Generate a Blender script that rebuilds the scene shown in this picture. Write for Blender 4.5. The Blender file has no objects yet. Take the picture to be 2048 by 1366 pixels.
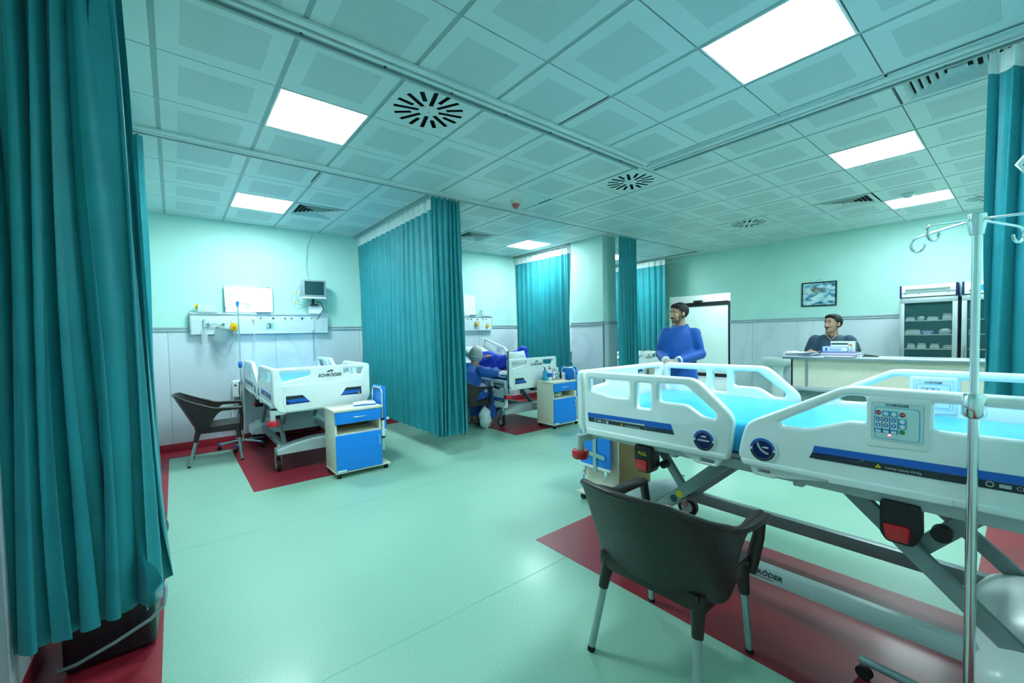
import bpy, bmesh, math, random
from mathutils import Matrix, Vector, noise
random.seed(7)
PI = math.pi
SC = bpy.context.scene
COL = SC.collection

# ------------------------------------------------------------------ camera
F_PX, YAW, PITCH, ROLL = 835.03, 0.892595, -0.0361545, -0.021702
cam_d = bpy.data.cameras.new('camera')
cam_d.sensor_fit = 'HORIZONTAL'; cam_d.sensor_width = 36.0
cam_d.lens = 36.0 * F_PX / 2048.0
cam_d.shift_x = 3.86 / 2048.0
cam_d.shift_y = 13.95 / 2048.0
cam_d.clip_start = 0.02
cam = bpy.data.objects.new('camera', cam_d); COL.objects.link(cam)
fw = Vector((math.cos(PITCH) * math.cos(YAW), math.cos(PITCH) * math.sin(YAW), math.sin(PITCH)))
rt = Vector((math.sin(YAW), -math.cos(YAW), 0)); up = rt.cross(fw)
r2 = rt * math.cos(ROLL) + up * math.sin(ROLL); u2 = -rt * math.sin(ROLL) + up * math.cos(ROLL)
cm = Matrix((r2, u2, -fw)).transposed().to_4x4(); cm.translation = (0.0225, -2.9982, 1.41)
cam.matrix_world = cm
SC.camera = cam
# ------------------------------------------------------------------ world, exposure
w = bpy.data.worlds.new('world'); SC.world = w; w.use_nodes = True
w.node_tree.nodes['Background'].inputs[0].default_value = (0.02, 0.05, 0.06, 1)
w.node_tree.nodes['Background'].inputs[1].default_value = 0.2
vs = SC.view_settings
vs.view_transform = 'Standard'; vs.look = 'None'; vs.gamma = 1.0; vs.use_curve_mapping = False
vs.exposure = 1.05
LIGHT_COL = (0.74, 0.97, 1.0); LIGHT_STR = 26.0

# ------------------------------------------------------------------ materials
def lin(c):
    return tuple(((x / 255) / 12.92 if x / 255 <= 0.04045 else ((x / 255 + 0.055) / 1.055) ** 2.4) for x in c)
MATS = {}
def M(name, rgb, rough=0.5, metal=0.0, var=0.06, scale=12.0, bump=0.0, bscale=200.0, coat=0.0, trans=0.0, emit=None, estr=0.0, alpha=1.0, spec=0.5):
    """procedural principled material: a noise gives a slight tone variation and optional fine relief"""
    if name in MATS: return MATS[name]
    m = bpy.data.materials.new(name); m.use_nodes = True; MATS[name] = m
    nt = m.node_tree; b = nt.nodes['Principled BSDF']; c = lin(rgb)
    tc = nt.nodes.new('ShaderNodeTexCoord')
    if var > 0:
        n = nt.nodes.new('ShaderNodeTexNoise'); n.inputs['Scale'].default_value = scale; n.inputs['Detail'].default_value = 4
        nt.links.new(tc.outputs['Object'], n.inputs['Vector'])
        r = nt.nodes.new('ShaderNodeValToRGB')
        r.color_ramp.elements[0].position = 0.3; r.color_ramp.elements[1].position = 0.7
        r.color_ramp.elements[0].color = (*[x * (1 - var) for x in c], 1)
        r.color_ramp.elements[1].color = (*[min(1, x * (1 + var)) for x in c], 1)
        nt.links.new(n.outputs['Fac'], r.inputs[0]); nt.links.new(r.outputs[0], b.inputs['Base Color'])
    else:
        b.inputs['Base Color'].default_value = (*c, 1)
    if bump > 0:
        n2 = nt.nodes.new('ShaderNodeTexNoise'); n2.inputs['Scale'].default_value = bscale
        nt.links.new(tc.outputs['Object'], n2.inputs['Vector'])
        bp = nt.nodes.new('ShaderNodeBump'); bp.inputs['Strength'].default_value = bump; bp.inputs['Distance'].default_value = 0.004
        nt.links.new(n2.outputs['Fac'], bp.inputs['Height']); nt.links.new(bp.outputs[0], b.inputs['Normal'])
    b.inputs['Roughness'].default_value = rough; b.inputs['Metallic'].default_value = metal
    b.inputs['Coat Weight'].default_value = coat; b.inputs['Coat Roughness'].default_value = 0.15
    b.inputs['Transmission Weight'].default_value = trans
    b.inputs['Specular IOR Level'].default_value = spec
    b.inputs['Alpha'].default_value = alpha
    if emit is not None:
        b.inputs['Emission Color'].default_value = (*emit, 1); b.inputs['Emission Strength'].default_value = estr
    return m

def lnk(m, a, b): m.node_tree.links.new(a, b)

wall_paint = M('mint_wall_paint', (188, 232, 222), 0.6, var=0.03, scale=2.5)
tile_white = M('ceiling_tile_white', (206, 222, 222), 0.42, var=0.03, scale=3)
runner_grey = M('runner_grey', (150, 174, 174), 0.4, var=0.04)
plenum = M('plenum_dark', (30, 40, 42), 0.9)
red_vinyl = M('red_vinyl', (150, 32, 48), 0.42, var=0.08, scale=5, coat=0.1)
rail_trim = M('grey_trim', (176, 196, 200), 0.4, var=0.05)
alu = M('aluminium', (176, 190, 194), 0.32, 0.85, var=0.05)
chrome = M('chrome', (232, 240, 242), 0.2, 1.0, var=0.02)
steel_grey = M('grey_painted_steel', (142, 160, 164), 0.38, 0.2, var=0.06)
dark_steel = M('dark_steel', (58, 70, 76), 0.4, 0.4, var=0.06)
bed_white = M('bed_white_plastic', (244, 250, 250), 0.3, var=0.015, coat=0.2)
bed_grey = M('bed_light_grey_plastic', (190, 206, 208), 0.35, var=0.03)
black_pl = M('black_plastic', (22, 26, 28), 0.4, var=0.1)
rubber = M('black_rubber', (18, 20, 22), 0.6, var=0.1)
red_pl = M('red_plastic', (206, 20, 34), 0.25, var=0.05, coat=0.3)
blue_lam = M('blue_laminate', (14, 138, 236), 0.38, var=0.03)
cream_lam = M('cream_laminate', (226, 222, 204), 0.45, var=0.04, scale=30)
mdf = M('brown_fibreboard', (140, 116, 74), 0.7, var=0.08, scale=60)
white_pl = M('white_plastic', (236, 242, 242), 0.35, var=0.02)
paper_w = M('white_paper', (240, 244, 248), 0.7, var=0.02)
stripe_blue = M('print_blue', (22, 104, 206), 0.35, var=0.02)
stripe_navy = M('print_navy', (10, 36, 92), 0.35, var=0.02)
stripe_dark = M('print_dark_grey', (38, 54, 62), 0.35, var=0.02)
yellow_p = M('print_yellow', (240, 204, 10), 0.4, var=0.02)
yellow_pl = M('yellow_plastic', (238, 186, 14), 0.35, var=0.05)
cyan_btn = M('print_cyan', (44, 168, 226), 0.4, var=0.02)
green_btn = M('print_green', (20, 150, 96), 0.4, var=0.02)
crim_btn = M('print_crimson', (168, 28, 66), 0.4, var=0.02)
blue_pl = M('bright_blue_plastic', (18, 120, 214), 0.35, var=0.04)
led_red = M('red_indicator', (255, 90, 90), 0.4, emit=(1, 0.1, 0.12), estr=4)
corridor_lamp = M('corridor_diffuser', (255, 255, 255), 0.5, var=0, emit=LIGHT_COL, estr=LIGHT_STR * 0.3)
lamp_mat = M('lamp_diffuser', (255, 255, 255), 0.5, var=0, emit=LIGHT_COL, estr=LIGHT_STR)
mattress_blue = M('blue_vinyl', (46, 190, 244), 0.32, var=0.06, scale=6, bump=0.25, bscale=14, coat=0.3)
navy_vinyl = M('navy_vinyl', (16, 62, 168), 0.4, var=0.08)

def perforated():
    m = M('ceiling_tile_perforated', (212, 222, 222), 0.5, var=0)
    nt = m.node_tree; b = nt.nodes['Principled BSDF']
    tc = nt.nodes.new('ShaderNodeTexCoord'); mp = nt.nodes.new('ShaderNodeVectorMath'); mp.operation = 'SCALE'; mp.inputs['Scale'].default_value = 125.0
    lnk(m, tc.outputs['Object'], mp.inputs[0])
    fr = nt.nodes.new('ShaderNodeVectorMath'); fr.operation = 'FRACTION'; lnk(m, mp.outputs[0], fr.inputs[0])
    sb = nt.nodes.new('ShaderNodeVectorMath'); sb.operation = 'SUBTRACT'; sb.inputs[1].default_value = (0.5, 0.5, 0); lnk(m, fr.outputs[0], sb.inputs[0])
    ml = nt.nodes.new('ShaderNodeVectorMath'); ml.operation = 'MULTIPLY'; ml.inputs[1].default_value = (1, 1, 0); lnk(m, sb.outputs[0], ml.inputs[0])
    ln = nt.nodes.new('ShaderNodeVectorMath'); ln.operation = 'LENGTH'; lnk(m, ml.outputs[0], ln.inputs[0])
    lt = nt.nodes.new('ShaderNodeMath'); lt.operation = 'LESS_THAN'; lt.inputs[1].default_value = 0.27; lnk(m, ln.outputs['Value'], lt.inputs[0])
    mx = nt.nodes.new('ShaderNodeMix'); mx.data_type = 'RGBA'
    mx.inputs[6].default_value = (*lin((200, 216, 216)), 1); mx.inputs[7].default_value = (*lin((146, 166, 168)), 1)
    lnk(m, lt.outputs[0], mx.inputs[0]); lnk(m, mx.outputs[2], b.inputs['Base Color'])
    return m
tile_perf = perforated()

def marble():
    m = M('white_marble', (206, 218, 226), 0.25, var=0, coat=0.2)
    nt = m.node_tree; b = nt.nodes['Principled BSDF']
    tc = nt.nodes.new('ShaderNodeTexCoord')
    mp = nt.nodes.new('ShaderNodeMapping'); mp.inputs['Rotation'].default_value = (0.6, 0.7, 0.9); mp.inputs['Scale'].default_value = (1, 1, 0.45)
    lnk(m, tc.outputs['Object'], mp.inputs[0])
    n = nt.nodes.new('ShaderNodeTexNoise'); n.inputs['Scale'].default_value = 1.1; n.inputs['Detail'].default_value = 6; n.inputs['Distortion'].default_value = 0.6
    lnk(m, mp.outputs[0], n.inputs['Vector'])
    r = nt.nodes.new('ShaderNodeValToRGB'); e = r.color_ramp.elements
    e[0].position = 0.0; e[0].color = (*lin((210, 220, 228)), 1); e[1].position = 1.0; e[1].color = (*lin((216, 226, 232)), 1)
    for p, c in ((0.45, (210, 220, 228)), (0.49, (199, 210, 219)), (0.52, (209, 219, 227))):
        x = e.new(p); x.color = (*lin(c), 1)
    lnk(m, n.outputs['Fac'], r.inputs[0]); lnk(m, r.outputs[0], b.inputs['Base Color'])
    return m
marble_m = marble()

def speckled(name, base, specks, rough):
    m = M(name, base, rough, var=0, coat=0.12)
    nt = m.node_tree; b = nt.nodes['Principled BSDF']; tc = nt.nodes.new('ShaderNodeTexCoord')
    n = nt.nodes.new('ShaderNodeTexNoise'); n.inputs['Scale'].default_value = 160; n.inputs['Detail'].default_value = 3
    lnk(m, tc.outputs['Object'], n.inputs['Vector'])
    n2 = nt.nodes.new('ShaderNodeTexNoise'); n2.inputs['Scale'].default_value = 1.4; n2.inputs['Detail'].default_value = 5
    lnk(m, tc.outputs['Object'], n2.inputs['Vector'])
    r = nt.nodes.new('ShaderNodeValToRGB'); r.color_ramp.elements[0].position = 0.38; r.color_ramp.elements[1].position = 0.5
    r.color_ramp.elements[0].color = (*lin(specks), 1); r.color_ramp.elements[1].color = (*lin(base), 1)
    lnk(m, n.outputs['Fac'], r.inputs[0])
    hs = nt.nodes.new('ShaderNodeHueSaturation'); lnk(m, r.outputs[0], hs.inputs['Color'])
    mr = nt.nodes.new('ShaderNodeMapRange'); mr.inputs[3].default_value = 0.93; mr.inputs[4].default_value = 1.07
    lnk(m, n2.outputs['Fac'], mr.inputs[0]); lnk(m, mr.outputs[0], hs.inputs['Value'])
    lnk(m, hs.outputs[0], b.inputs['Base Color'])
    mr2 = nt.nodes.new('ShaderNodeMapRange'); mr2.inputs[3].default_value = rough - 0.06; mr2.inputs[4].default_value = rough + 0.1
    lnk(m, n2.outputs['Fac'], mr2.inputs[0]); lnk(m, mr2.outputs[0], b.inputs['Roughness'])
    return m
green_vinyl = speckled('green_vinyl', (152, 196, 176), (136, 182, 160), 0.38)

def fabric(name, c1, c2, sheen=0.25, rough=0.7):
    m = M(name, c1, rough, var=0)
    nt = m.node_tree; b = nt.nodes['Principled BSDF']; tc = nt.nodes.new('ShaderNodeTexCoord')
    n = nt.nodes.new('ShaderNodeTexNoise'); n.inputs['Scale'].default_value = 5; n.inputs['Detail'].default_value = 6
    lnk(m, tc.outputs['Object'], n.inputs['Vector'])
    r = nt.nodes.new('ShaderNodeValToRGB'); r.color_ramp.elements[0].position = 0.35; r.color_ramp.elements[1].position = 0.65
    r.color_ramp.elements[0].color = (*lin(c1), 1); r.color_ramp.elements[1].color = (*lin(c2), 1)
    lnk(m, n.outputs['Fac'], r.inputs[0]); lnk(m, r.outputs[0], b.inputs['Base Color'])
    wv = nt.nodes.new('ShaderNodeTexNoise'); wv.inputs['Scale'].default_value = 420
    lnk(m, tc.outputs['Object'], wv.inputs['Vector'])
    bp = nt.nodes.new('ShaderNodeBump'); bp.inputs['Strength'].default_value = 0.12; bp.inputs['Distance'].default_value = 0.002
    lnk(m, wv.outputs['Fac'], bp.inputs['Height']); lnk(m, bp.outputs[0], b.inputs['Normal'])
    b.inputs['Sheen Weight'].default_value = sheen
    return m
teal_fab = fabric('teal_curtain_fabric', (6, 136, 147), (9, 146, 157), 0.2, 0.55)
white_fab = fabric('white_header_tape', (214, 226, 224), (224, 234, 232))
gown_blue = fabric('blue_gown_fabric', (0, 80, 172), (2, 90, 186), 0.15, 0.6)
scrub_navy = fabric('navy_scrub_fabric', (34, 62, 84), (40, 70, 94), 0.1)
linen = fabric('white_linen', (222, 232, 234), (232, 240, 242))
skin_m = M('skin', (188, 146, 122), 0.5, var=0.05, scale=30)
hair_m = M('black_hair', (10, 9, 10), 0.65, var=0.2, scale=90, bump=0.5, bscale=160)
glove_m = M('latex_glove', (206, 196, 186), 0.4, var=0.05)
cap_m = M('sheer_hair_cap', (170, 180, 180), 0.6, var=0.12, scale=40, bump=0.4, bscale=60)
clear_pl = M('clear_plastic', (225, 240, 240), 0.12, var=0, trans=0.0, alpha=0.32)
glass_m = M('fridge_glass', (60, 112, 114), 0.05, var=0, alpha=0.28)

def rattan():
    m = M('dark_brown_woven_plastic', (42, 36, 36), 0.42, var=0.12, scale=20)
    nt = m.node_tree; b = nt.nodes['Principled BSDF']; tc = nt.nodes.new('ShaderNodeTexCoord')
    br = nt.nodes.new('ShaderNodeTexVoronoi'); br.inputs['Scale'].default_value = 95; lnk(m, tc.outputs['Object'], br.inputs['Vector'])
    bp = nt.nodes.new('ShaderNodeBump'); bp.inputs['Strength'].default_value = 0.55; bp.inputs['Distance'].default_value = 0.003
    lnk(m, br.outputs['Distance'], bp.inputs['Height']); lnk(m, bp.outputs[0], b.inputs['Normal'])
    return m
rattan_m = rattan()
chair_smooth = M('dark_brown_plastic', (46, 38, 37), 0.36, var=0.08)

# ------------------------------------------------------------------ geometry helpers
class G:
    def __init__(s): s.v = []; s.f = []
    def add(s, vs, fs):
        o = len(s.v); s.v += [tuple(x) for x in vs]; s.f += [tuple(i + o for i in f) for f in fs]; return s
    def box(s, c, d, rot=None):
        x, y, z = d[0] / 2, d[1] / 2, d[2] / 2
        p = [Vector(q) for q in ((-x, -y, -z), (x, -y, -z), (x, y, -z), (-x, y, -z), (-x, -y, z), (x, -y, z), (x, y, z), (-x, y, z))]
        if rot is not None: p = [rot @ q for q in p]
        return s.add([q + Vector(c) for q in p], [(0, 3, 2, 1), (4, 5, 6, 7), (0, 1, 5, 4), (1, 2, 6, 5), (2, 3, 7, 6), (3, 0, 4, 7)])
    def b2(s, a, b):
        return s.box([(a[i] + b[i]) / 2 for i in range(3)], [abs(b[i] - a[i]) for i in range(3)])
    def bar(s, p0, p1, wd, ht, upv=(0, 0, 1)):
        """rectangular bar from p0 to p1; wd is measured across, ht along the up vector"""
        p0, p1 = Vector(p0), Vector(p1); d = (p1 - p0); L = d.length; d.normalize()
        side = d.cross(Vector(upv)).normalized(); u = side.cross(d)
        rot = Matrix((side, d, u)).transposed()
        return s.box((p0 + p1) / 2, (wd, L, ht), rot)
    def tube(s, pts, r, n=10, caps=True, radii=None, flat=1.0, closed=False):
        pts = [Vector(p) for p in pts]; m = len(pts); vs = []; prev = None
        for i, p in enumerate(pts):
            if closed: t = pts[(i + 1) % m] - pts[i - 1]
            else: t = (pts[min(i + 1, m - 1)] - pts[max(i - 1, 0)])
            t.normalize()
            if prev is None:
                a = Vector((0, 0, 1)) if abs(t.z) < 0.9 else Vector((1, 0, 0))
                nrm = a.cross(t).normalized()
            else:
                nrm = (prev - t * prev.dot(t)).normalized()
            prev = nrm; bn = t.cross(nrm)
            rr = radii[i] if radii else r
            for k in range(n):
                a = 2 * PI * k / n
                vs.append(p + nrm * math.cos(a) * rr + bn * math.sin(a) * rr * flat)
        fs = []
        for i in range(m if closed else m - 1):
            for k in range(n):
                j = (i + 1) % m
                fs.append((i * n + k, i * n + (k + 1) % n, j * n + (k + 1) % n, j * n + k))
        if caps and not closed:
            fs.append(tuple(range(n - 1, -1, -1))); fs.append(tuple(range((m - 1) * n, m * n)))
        return s.add(vs, fs)
    def cyl(s, p0, p1, r, r1=None, n=16): return s.tube([p0, p1], r, n, radii=[r, r if r1 is None else r1])
    def lathe(s, prof, c=(0, 0, 0), n=20, axis=None):
        vs = []; rot = axis.to_matrix() if axis is not None else None
        for (r, z) in prof:
            for k in range(n):
                a = 2 * PI * k / n; q = Vector((r * math.cos(a), r * math.sin(a), z))
                if rot: q = rot @ q
                vs.append(q + Vector(c))
        fs = []
        for i in range(len(prof) - 1):
            for k in range(n): fs.append((i * n + k, i * n + (k + 1) % n, (i + 1) * n + (k + 1) % n, (i + 1) * n + k))
        fs.append(tuple(range(n - 1, -1, -1))); fs.append(tuple(range((len(prof) - 1) * n, len(prof) * n)))
        return s.add(vs, fs)
    def ball(s, c, r, n=16, m=10, rot=None):
        if not hasattr(r, '__len__'): r = (r, r, r)
        vs = [(0, 0, -1)]
        for i in range(1, m):
            t = -PI / 2 + PI * i / m
            for k in range(n):
                a = 2 * PI * k / n; vs.append((math.cos(t) * math.cos(a), math.cos(t) * math.sin(a), math.sin(t)))
        vs.append((0, 0, 1)); fs = []
        for k in range(n): fs.append((0, 1 + (k + 1) % n, 1 + k))
        for i in range(m - 2):
            for k in range(n):
                a = 1 + i * n; fs.append((a + k, a + (k + 1) % n, a + n + (k + 1) % n, a + n + k))
        l = len(vs) - 1; a = 1 + (m - 2) * n
        for k in range(n): fs.append((a + k, a + (k + 1) % n, l))
        q = [Vector((x * r[0], y * r[1], z * r[2])) for x, y, z in vs]
        if rot is not None: q = [rot @ p for p in q]
        return s.add([p + Vector(c) for p in q], fs)
    def prism(s, poly, w0, w1, fr):
        """extrude a 2D outline between w0 and w1; fr maps (u, v, w) to a point"""
        n = len(poly); vs = [fr(u, v, w0) for u, v in poly] + [fr(u, v, w1) for u, v in poly]
        fs = [tuple(range(n - 1, -1, -1)), tuple(range(n, 2 * n))]
        for i in range(n): fs.append((i, (i + 1) % n, n + (i + 1) % n, n + i))
        return s.add(vs, fs)
    def grid(s, fn, nu, nv, closed_u=False):
        vs = [fn(i / (nu if closed_u else nu - 1), j / (nv - 1)) for j in range(nv) for i in range(nu)]
        fs = []
        for j in range(nv - 1):
            for i in range(nu if closed_u else nu - 1):
                k = (i + 1) % nu; fs.append((j * nu + i, j * nu + k, (j + 1) * nu + k, (j + 1) * nu + i))
        return s.add(vs, fs)
    def mesh(s, name, mats, bevel=0.0, smooth=None, segs=2, fix=True):
        me = bpy.data.meshes.new(name); me.from_pydata(s.v, [], s.f)
        bm = bmesh.new(); bm.from_mesh(me)
        if fix: bmesh.ops.recalc_face_normals(bm, faces=bm.faces)
        if bevel > 0:
            ed = [e for e in bm.edges if len(e.link_faces) == 2 and e.calc_face_angle(0) > 0.5]
            bmesh.ops.bevel(bm, geom=ed, offset=bevel, segments=segs, profile=0.6, affect='EDGES', clamp_overlap=True)
        bm.to_mesh(me); bm.free()
        for m in (mats if isinstance(mats, (list, tuple)) else [mats]): me.materials.append(m)
        if smooth is None: smooth = 40 if bevel > 0 else 0
        if smooth:
            me.shade_smooth()
            if smooth < 180: me.set_sharp_from_angle(angle=math.radians(smooth))
        return me
    def build(s, name, mats, parent=None, **k):
        return link(name, s.mesh(name, mats, **k), parent)

def link(name, me, parent=None, loc=None, rot=None):
    o = bpy.data.objects.new(name, me); COL.objects.link(o)
    if parent is not None: o.parent = parent
    if loc is not None: o.location = loc
    if rot is not None: o.rotation_euler = rot
    return o
def empty(name, loc=(0, 0, 0), rz=0.0):
    o = bpy.data.objects.new(name, None); COL.objects.link(o)
    o.empty_display_size = 0.1; o.location = loc; o.rotation_euler = (0, 0, rz); return o
def tag(o, label, cat, group=None):
    o['label'] = label; o['category'] = cat
    if group: o['group'] = group
    return o
def thing(name, label, cat, loc=(0, 0, 0), rz=0.0, group=None): return tag(empty(name, loc, rz), label, cat, group)
def struct(o): o['kind'] = 'structure'; return o
def copy_tree(o, parent=None):
    c = o.copy(); COL.objects.link(c); c.parent = parent
    for ch in o.children: copy_tree(ch, c)
    return c
def arc(c, r, a0, a1, n, fr=lambda u, v: (u, v)):
    return [fr(c[0] + r * math.cos(a0 + (a1 - a0) * i / n), c[1] + r * math.sin(a0 + (a1 - a0) * i / n)) for i in range(n + 1)]
def rpoly(pts, r, n=4):
    """round the corners of a polygon"""
    out = []; m = len(pts)
    for i in range(m):
        p0, p1, p2 = [Vector(pts[(i + k) % m]) for k in (-1, 0, 1)]
        rr = min(r, (p0 - p1).length * 0.45, (p2 - p1).length * 0.45)
        a = p1 + (p0 - p1).normalized() * rr; b = p1 + (p2 - p1).normalized() * rr
        for k in range(n + 1):
            t = k / n; q = a * (1 - t) ** 2 + p1 * 2 * t * (1 - t) + b * t * t; out.append((q.x, q.y))
    return out
def plate_mesh(name, outer, holes, th, bev, mat, fr, res=2, smooth=45):
    """flat outline with holes, extruded and rounded; fr is a 3x3 frame (columns u, v, w) plus origin"""
    cu = bpy.data.curves.new('tmp', 'CURVE'); cu.dimensions = '2D'; cu.fill_mode = 'BOTH'
    cu.extrude = max(th / 2 - bev, 0.0001); cu.bevel_depth = bev; cu.bevel_resolution = res; cu.offset = -bev
    for poly in [outer] + holes:
        sp = cu.splines.new('POLY'); sp.points.add(len(poly) - 1); sp.use_cyclic_u = True
        for p, q in zip(sp.points, poly): p.co = (q[0], q[1], 0, 1)
    ob = bpy.data.objects.new('tmp', cu); COL.objects.link(ob)
    bpy.context.view_layer.update()
    me = bpy.data.meshes.new_from_object(ob.evaluated_get(bpy.context.evaluated_depsgraph_get()))
    bpy.data.objects.remove(ob); bpy.data.curves.remove(cu)
    me.name = name; me.transform(fr); me.materials.clear(); me.materials.append(mat)
    bm = bmesh.new(); bm.from_mesh(me); bmesh.ops.remove_doubles(bm, verts=bm.verts, dist=1e-5)
    bmesh.ops.recalc_face_normals(bm, faces=bm.faces); bm.to_mesh(me); bm.free()
    me.shade_smooth(); me.set_sharp_from_angle(angle=math.radians(smooth))
    return me
def frame(o, u, v):
    u, v = Vector(u), Vector(v); w_ = u.cross(v)
    m = Matrix((u, v, w_)).transposed().to_4x4(); m.translation = Vector(o); return m
TXT = {}
def text_mesh(s, size, mat, fr, shear=0.0, offset=0.0, sx=1.0):
    cu = bpy.data.curves.new('tmp', 'FONT'); cu.body = s; cu.size = size; cu.shear = shear; cu.offset = offset
    cu.align_x = 'CENTER'; cu.align_y = 'CENTER'; cu.resolution_u = 2; cu.extrude = 0.0004
    ob = bpy.data.objects.new('tmp', cu); COL.objects.link(ob); bpy.context.view_layer.update()
    me = bpy.data.meshes.new_from_object(ob.evaluated_get(bpy.context.evaluated_depsgraph_get()))
    bpy.data.objects.remove(ob); bpy.data.curves.remove(cu)
    me.transform(Matrix.Diagonal((sx, 1, 1, 1))); me.transform(fr); me.materials.clear(); me.materials.append(mat); me.name = 'lettering'
    return me
def remesh(name, g, voxel, mat, smooth_it=6, parent=None):
    """merge overlapping lumps into one continuous surface"""
    me = g.mesh('tmp', mat, fix=True); ob = bpy.data.objects.new('tmp', me); COL.objects.link(ob)
    md = ob.modifiers.new('r', 'REMESH'); md.mode = 'VOXEL'; md.voxel_size = voxel
    if smooth_it:
        ms = ob.modifiers.new('s', 'SMOOTH'); ms.iterations = smooth_it; ms.factor = 0.5
    bpy.context.view_layer.update()
    m2 = bpy.data.meshes.new_from_object(ob.evaluated_get(bpy.context.evaluated_depsgraph_get()))
    bpy.data.objects.remove(ob); bpy.data.meshes.remove(me)
    m2.name = name; m2.materials.clear(); m2.materials.append(mat); m2.shade_smooth()
    return link(name, m2, parent)

# ------------------------------------------------------------------ room shell
XL, XR, YF, YB, H = -0.5, 8.84, -3.45, 3.8, 3.0
fl = struct(G().b2((XL - 0.1, YF - 0.1, -0.1), (XR + 0.12, YB + 0.1, 0)).build('floor', green_vinyl))
def red_zone(a, b):
    G().b2((a[0], a[1], -0.02), (b[0], b[1], 0.0015)).build('red_vinyl_strip', red_vinyl, fl)
red_zone((XL, YF), (-0.07, YB))
red_zone((-0.07, 3.41), (XR, YB))
red_zone((0.545, 1.45), (1.5, 3.41))
red_zone((3.66, 1.42), (4.62, 3.41))
red_zone((6.6, 1.42), (7.6, 3.41))
red_zone((1.89, -2.84), (2.93, -0.91))
red_zone((-0.07, YF), (XR, -2.84))
# vinyl weld seams
g = G()
for y in (-1.2, 0.55): g.b2((-0.07, y - 0.002, -0.01), (XR, y + 0.002, 0.0006))
for x in (3.32, 6.3): g.b2((x - 0.002, -2.84, -0.01), (x + 0.002, 3.4, 0.0006))
g.build('weld_seam', M('seam', (116, 184, 154), 0.5, var=0.05), fl)

DADO = 1.53
def wall(name, g): return struct(g.build(name, wall_paint))
wb = wall('wall_back', G().b2((XL - 0.1, YB, 0), (XR + 0.12, YB + 0.1, H + 0.12)))
wl = wall('wall_left', G().b2((XL - 0.1, YF, 0), (XL, YB, H + 0.12)))
wf = wall('wall_front', G().b2((XL - 0.1, YF - 0.1, 0), (XR + 0.12, YF, H + 0.12)))
DY0, DY1, DZ = 0.80, 2.13, 2.15
g = G().b2((XR, YF, 0), (XR + 0.12, DY0, H + 0.12)).b2((XR, DY1, 0), (XR + 0.12, YB, H + 0.12)).b2((XR, DY0, DZ), (XR + 0.12, DY1, H + 0.12))
wr = wall('wall_right', g)
PX0, PX1, PY0, PY1 = 5.64, 5.99, 1.47, 2.18
pil = struct(G().b2((PX0, PY0, 0), (PX1, PY1, H + 0.02)).build('wall_pillar', wall_paint))

def dado(wallo, p0, p1, nrm, first=0.0, pw=1.2, trimn='trim', rail=True):
    """marble slabs with open joints, grey chair rail and coved red skirting along a wall run"""
    p0, p1, nrm = Vector((*p0, 0)), Vector((*p1, 0)), Vector((*nrm, 0)); d = (p1 - p0); L = d.length; d.normalize()
    def run(a, b, z0, z1, t0, t1):
        q0 = p0 + d * a + nrm * t0; q1 = p0 + d * b + nrm * t1
        return G().b2((min(q0.x, q1.x), min(q0.y, q1.y), z0), (max(q0.x, q1.x), max(q0.y, q1.y), z1))
    a = 0.0; cuts = [0.0]; x = first if first > 0 else pw
    while x < L - 0.05: cuts.append(x); x += pw
    cuts.append(L)
    for a, b in zip(cuts[:-1], cuts[1:]):
        run(a + 0.003, b - 0.003, 0.1, DADO, 0, 0.014).build('marble_panel', marble_m, wallo, bevel=0.002)
    for c in cuts[1:-1]:
        run(c - 0.003, c + 0.003, 0.1, DADO, 0, 0.008).build('joint_strip', rail_trim, wallo)
    g = run(0, L, DADO - 0.012, DADO + 0.055, 0, 0.022); q = run(0, L, DADO + 0.03, DADO + 0.048, 0, 0.034); g.add(q.v, q.f)
    q = run(0, L, DADO - 0.005, DADO + 0.012, 0, 0.03); g.add(q.v, q.f)
    g.build('chair_rail', rail_trim, wallo, bevel=0.004)
    g = run(0, L, 0, 0.1, 0, 0.016); g.build('baseboard', red_vinyl, wallo, bevel=0.004)
dado(wb, (XL, YB), (XR, YB), (0, -1), first=0.47, pw=1.2)
dado(wl, (XL, YB), (XL, YF), (1, 0), first=0.9)
dado(wr, (XR, DY0), (XR, YF), (-1, 0), first=0.42, pw=1.2)
dado(wr, (XR, YB), (XR, DY1), (-1, 0), first=0.6)
dado(pil, (PX0, PY1), (PX0, PY0), (-1, 0), pw=2)
dado(pil, (PX0, PY0), (PX1, PY0), (0, -1), pw=2)
# corner strips of the pillar
G().b2((PX0 - 0.018, PY0 - 0.018, 0.02), (PX0 + 0.002, PY0 + 0.002, DADO)).build('corner_strip', alu, pil)

# ---- corridor behind the doorway
c_wall = M('corridor_white', (232, 240, 238), 0.4, var=0.02, scale=2)
g = G().b2((XR + 0.12, -0.2, -0.1), (13.0, 5.2, 0)); struct(g.build('floor_corridor', M('corridor_floor', (206, 216, 218), 0.3, var=0.05, scale=3)))
struct(G().b2((12.5, -0.2, 0), (12.6, 5.2, 3)).build('wall_corridor_end', c_wall))
struct(G().b2((XR + 0.12, -0.3, 0), (12.6, -0.2, 3)).build('wall_corridor_right', c_wall))
struct(G().b2((XR + 0.12, 5.2, 0), (12.6, 5.3, 3)).build('wall_corridor_left', c_wall))
struct(G().b2((XR + 0.12, -0.3, 2.9), (12.6, 5.3, 3)).build('ceiling_corridor', c_wall))
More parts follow.
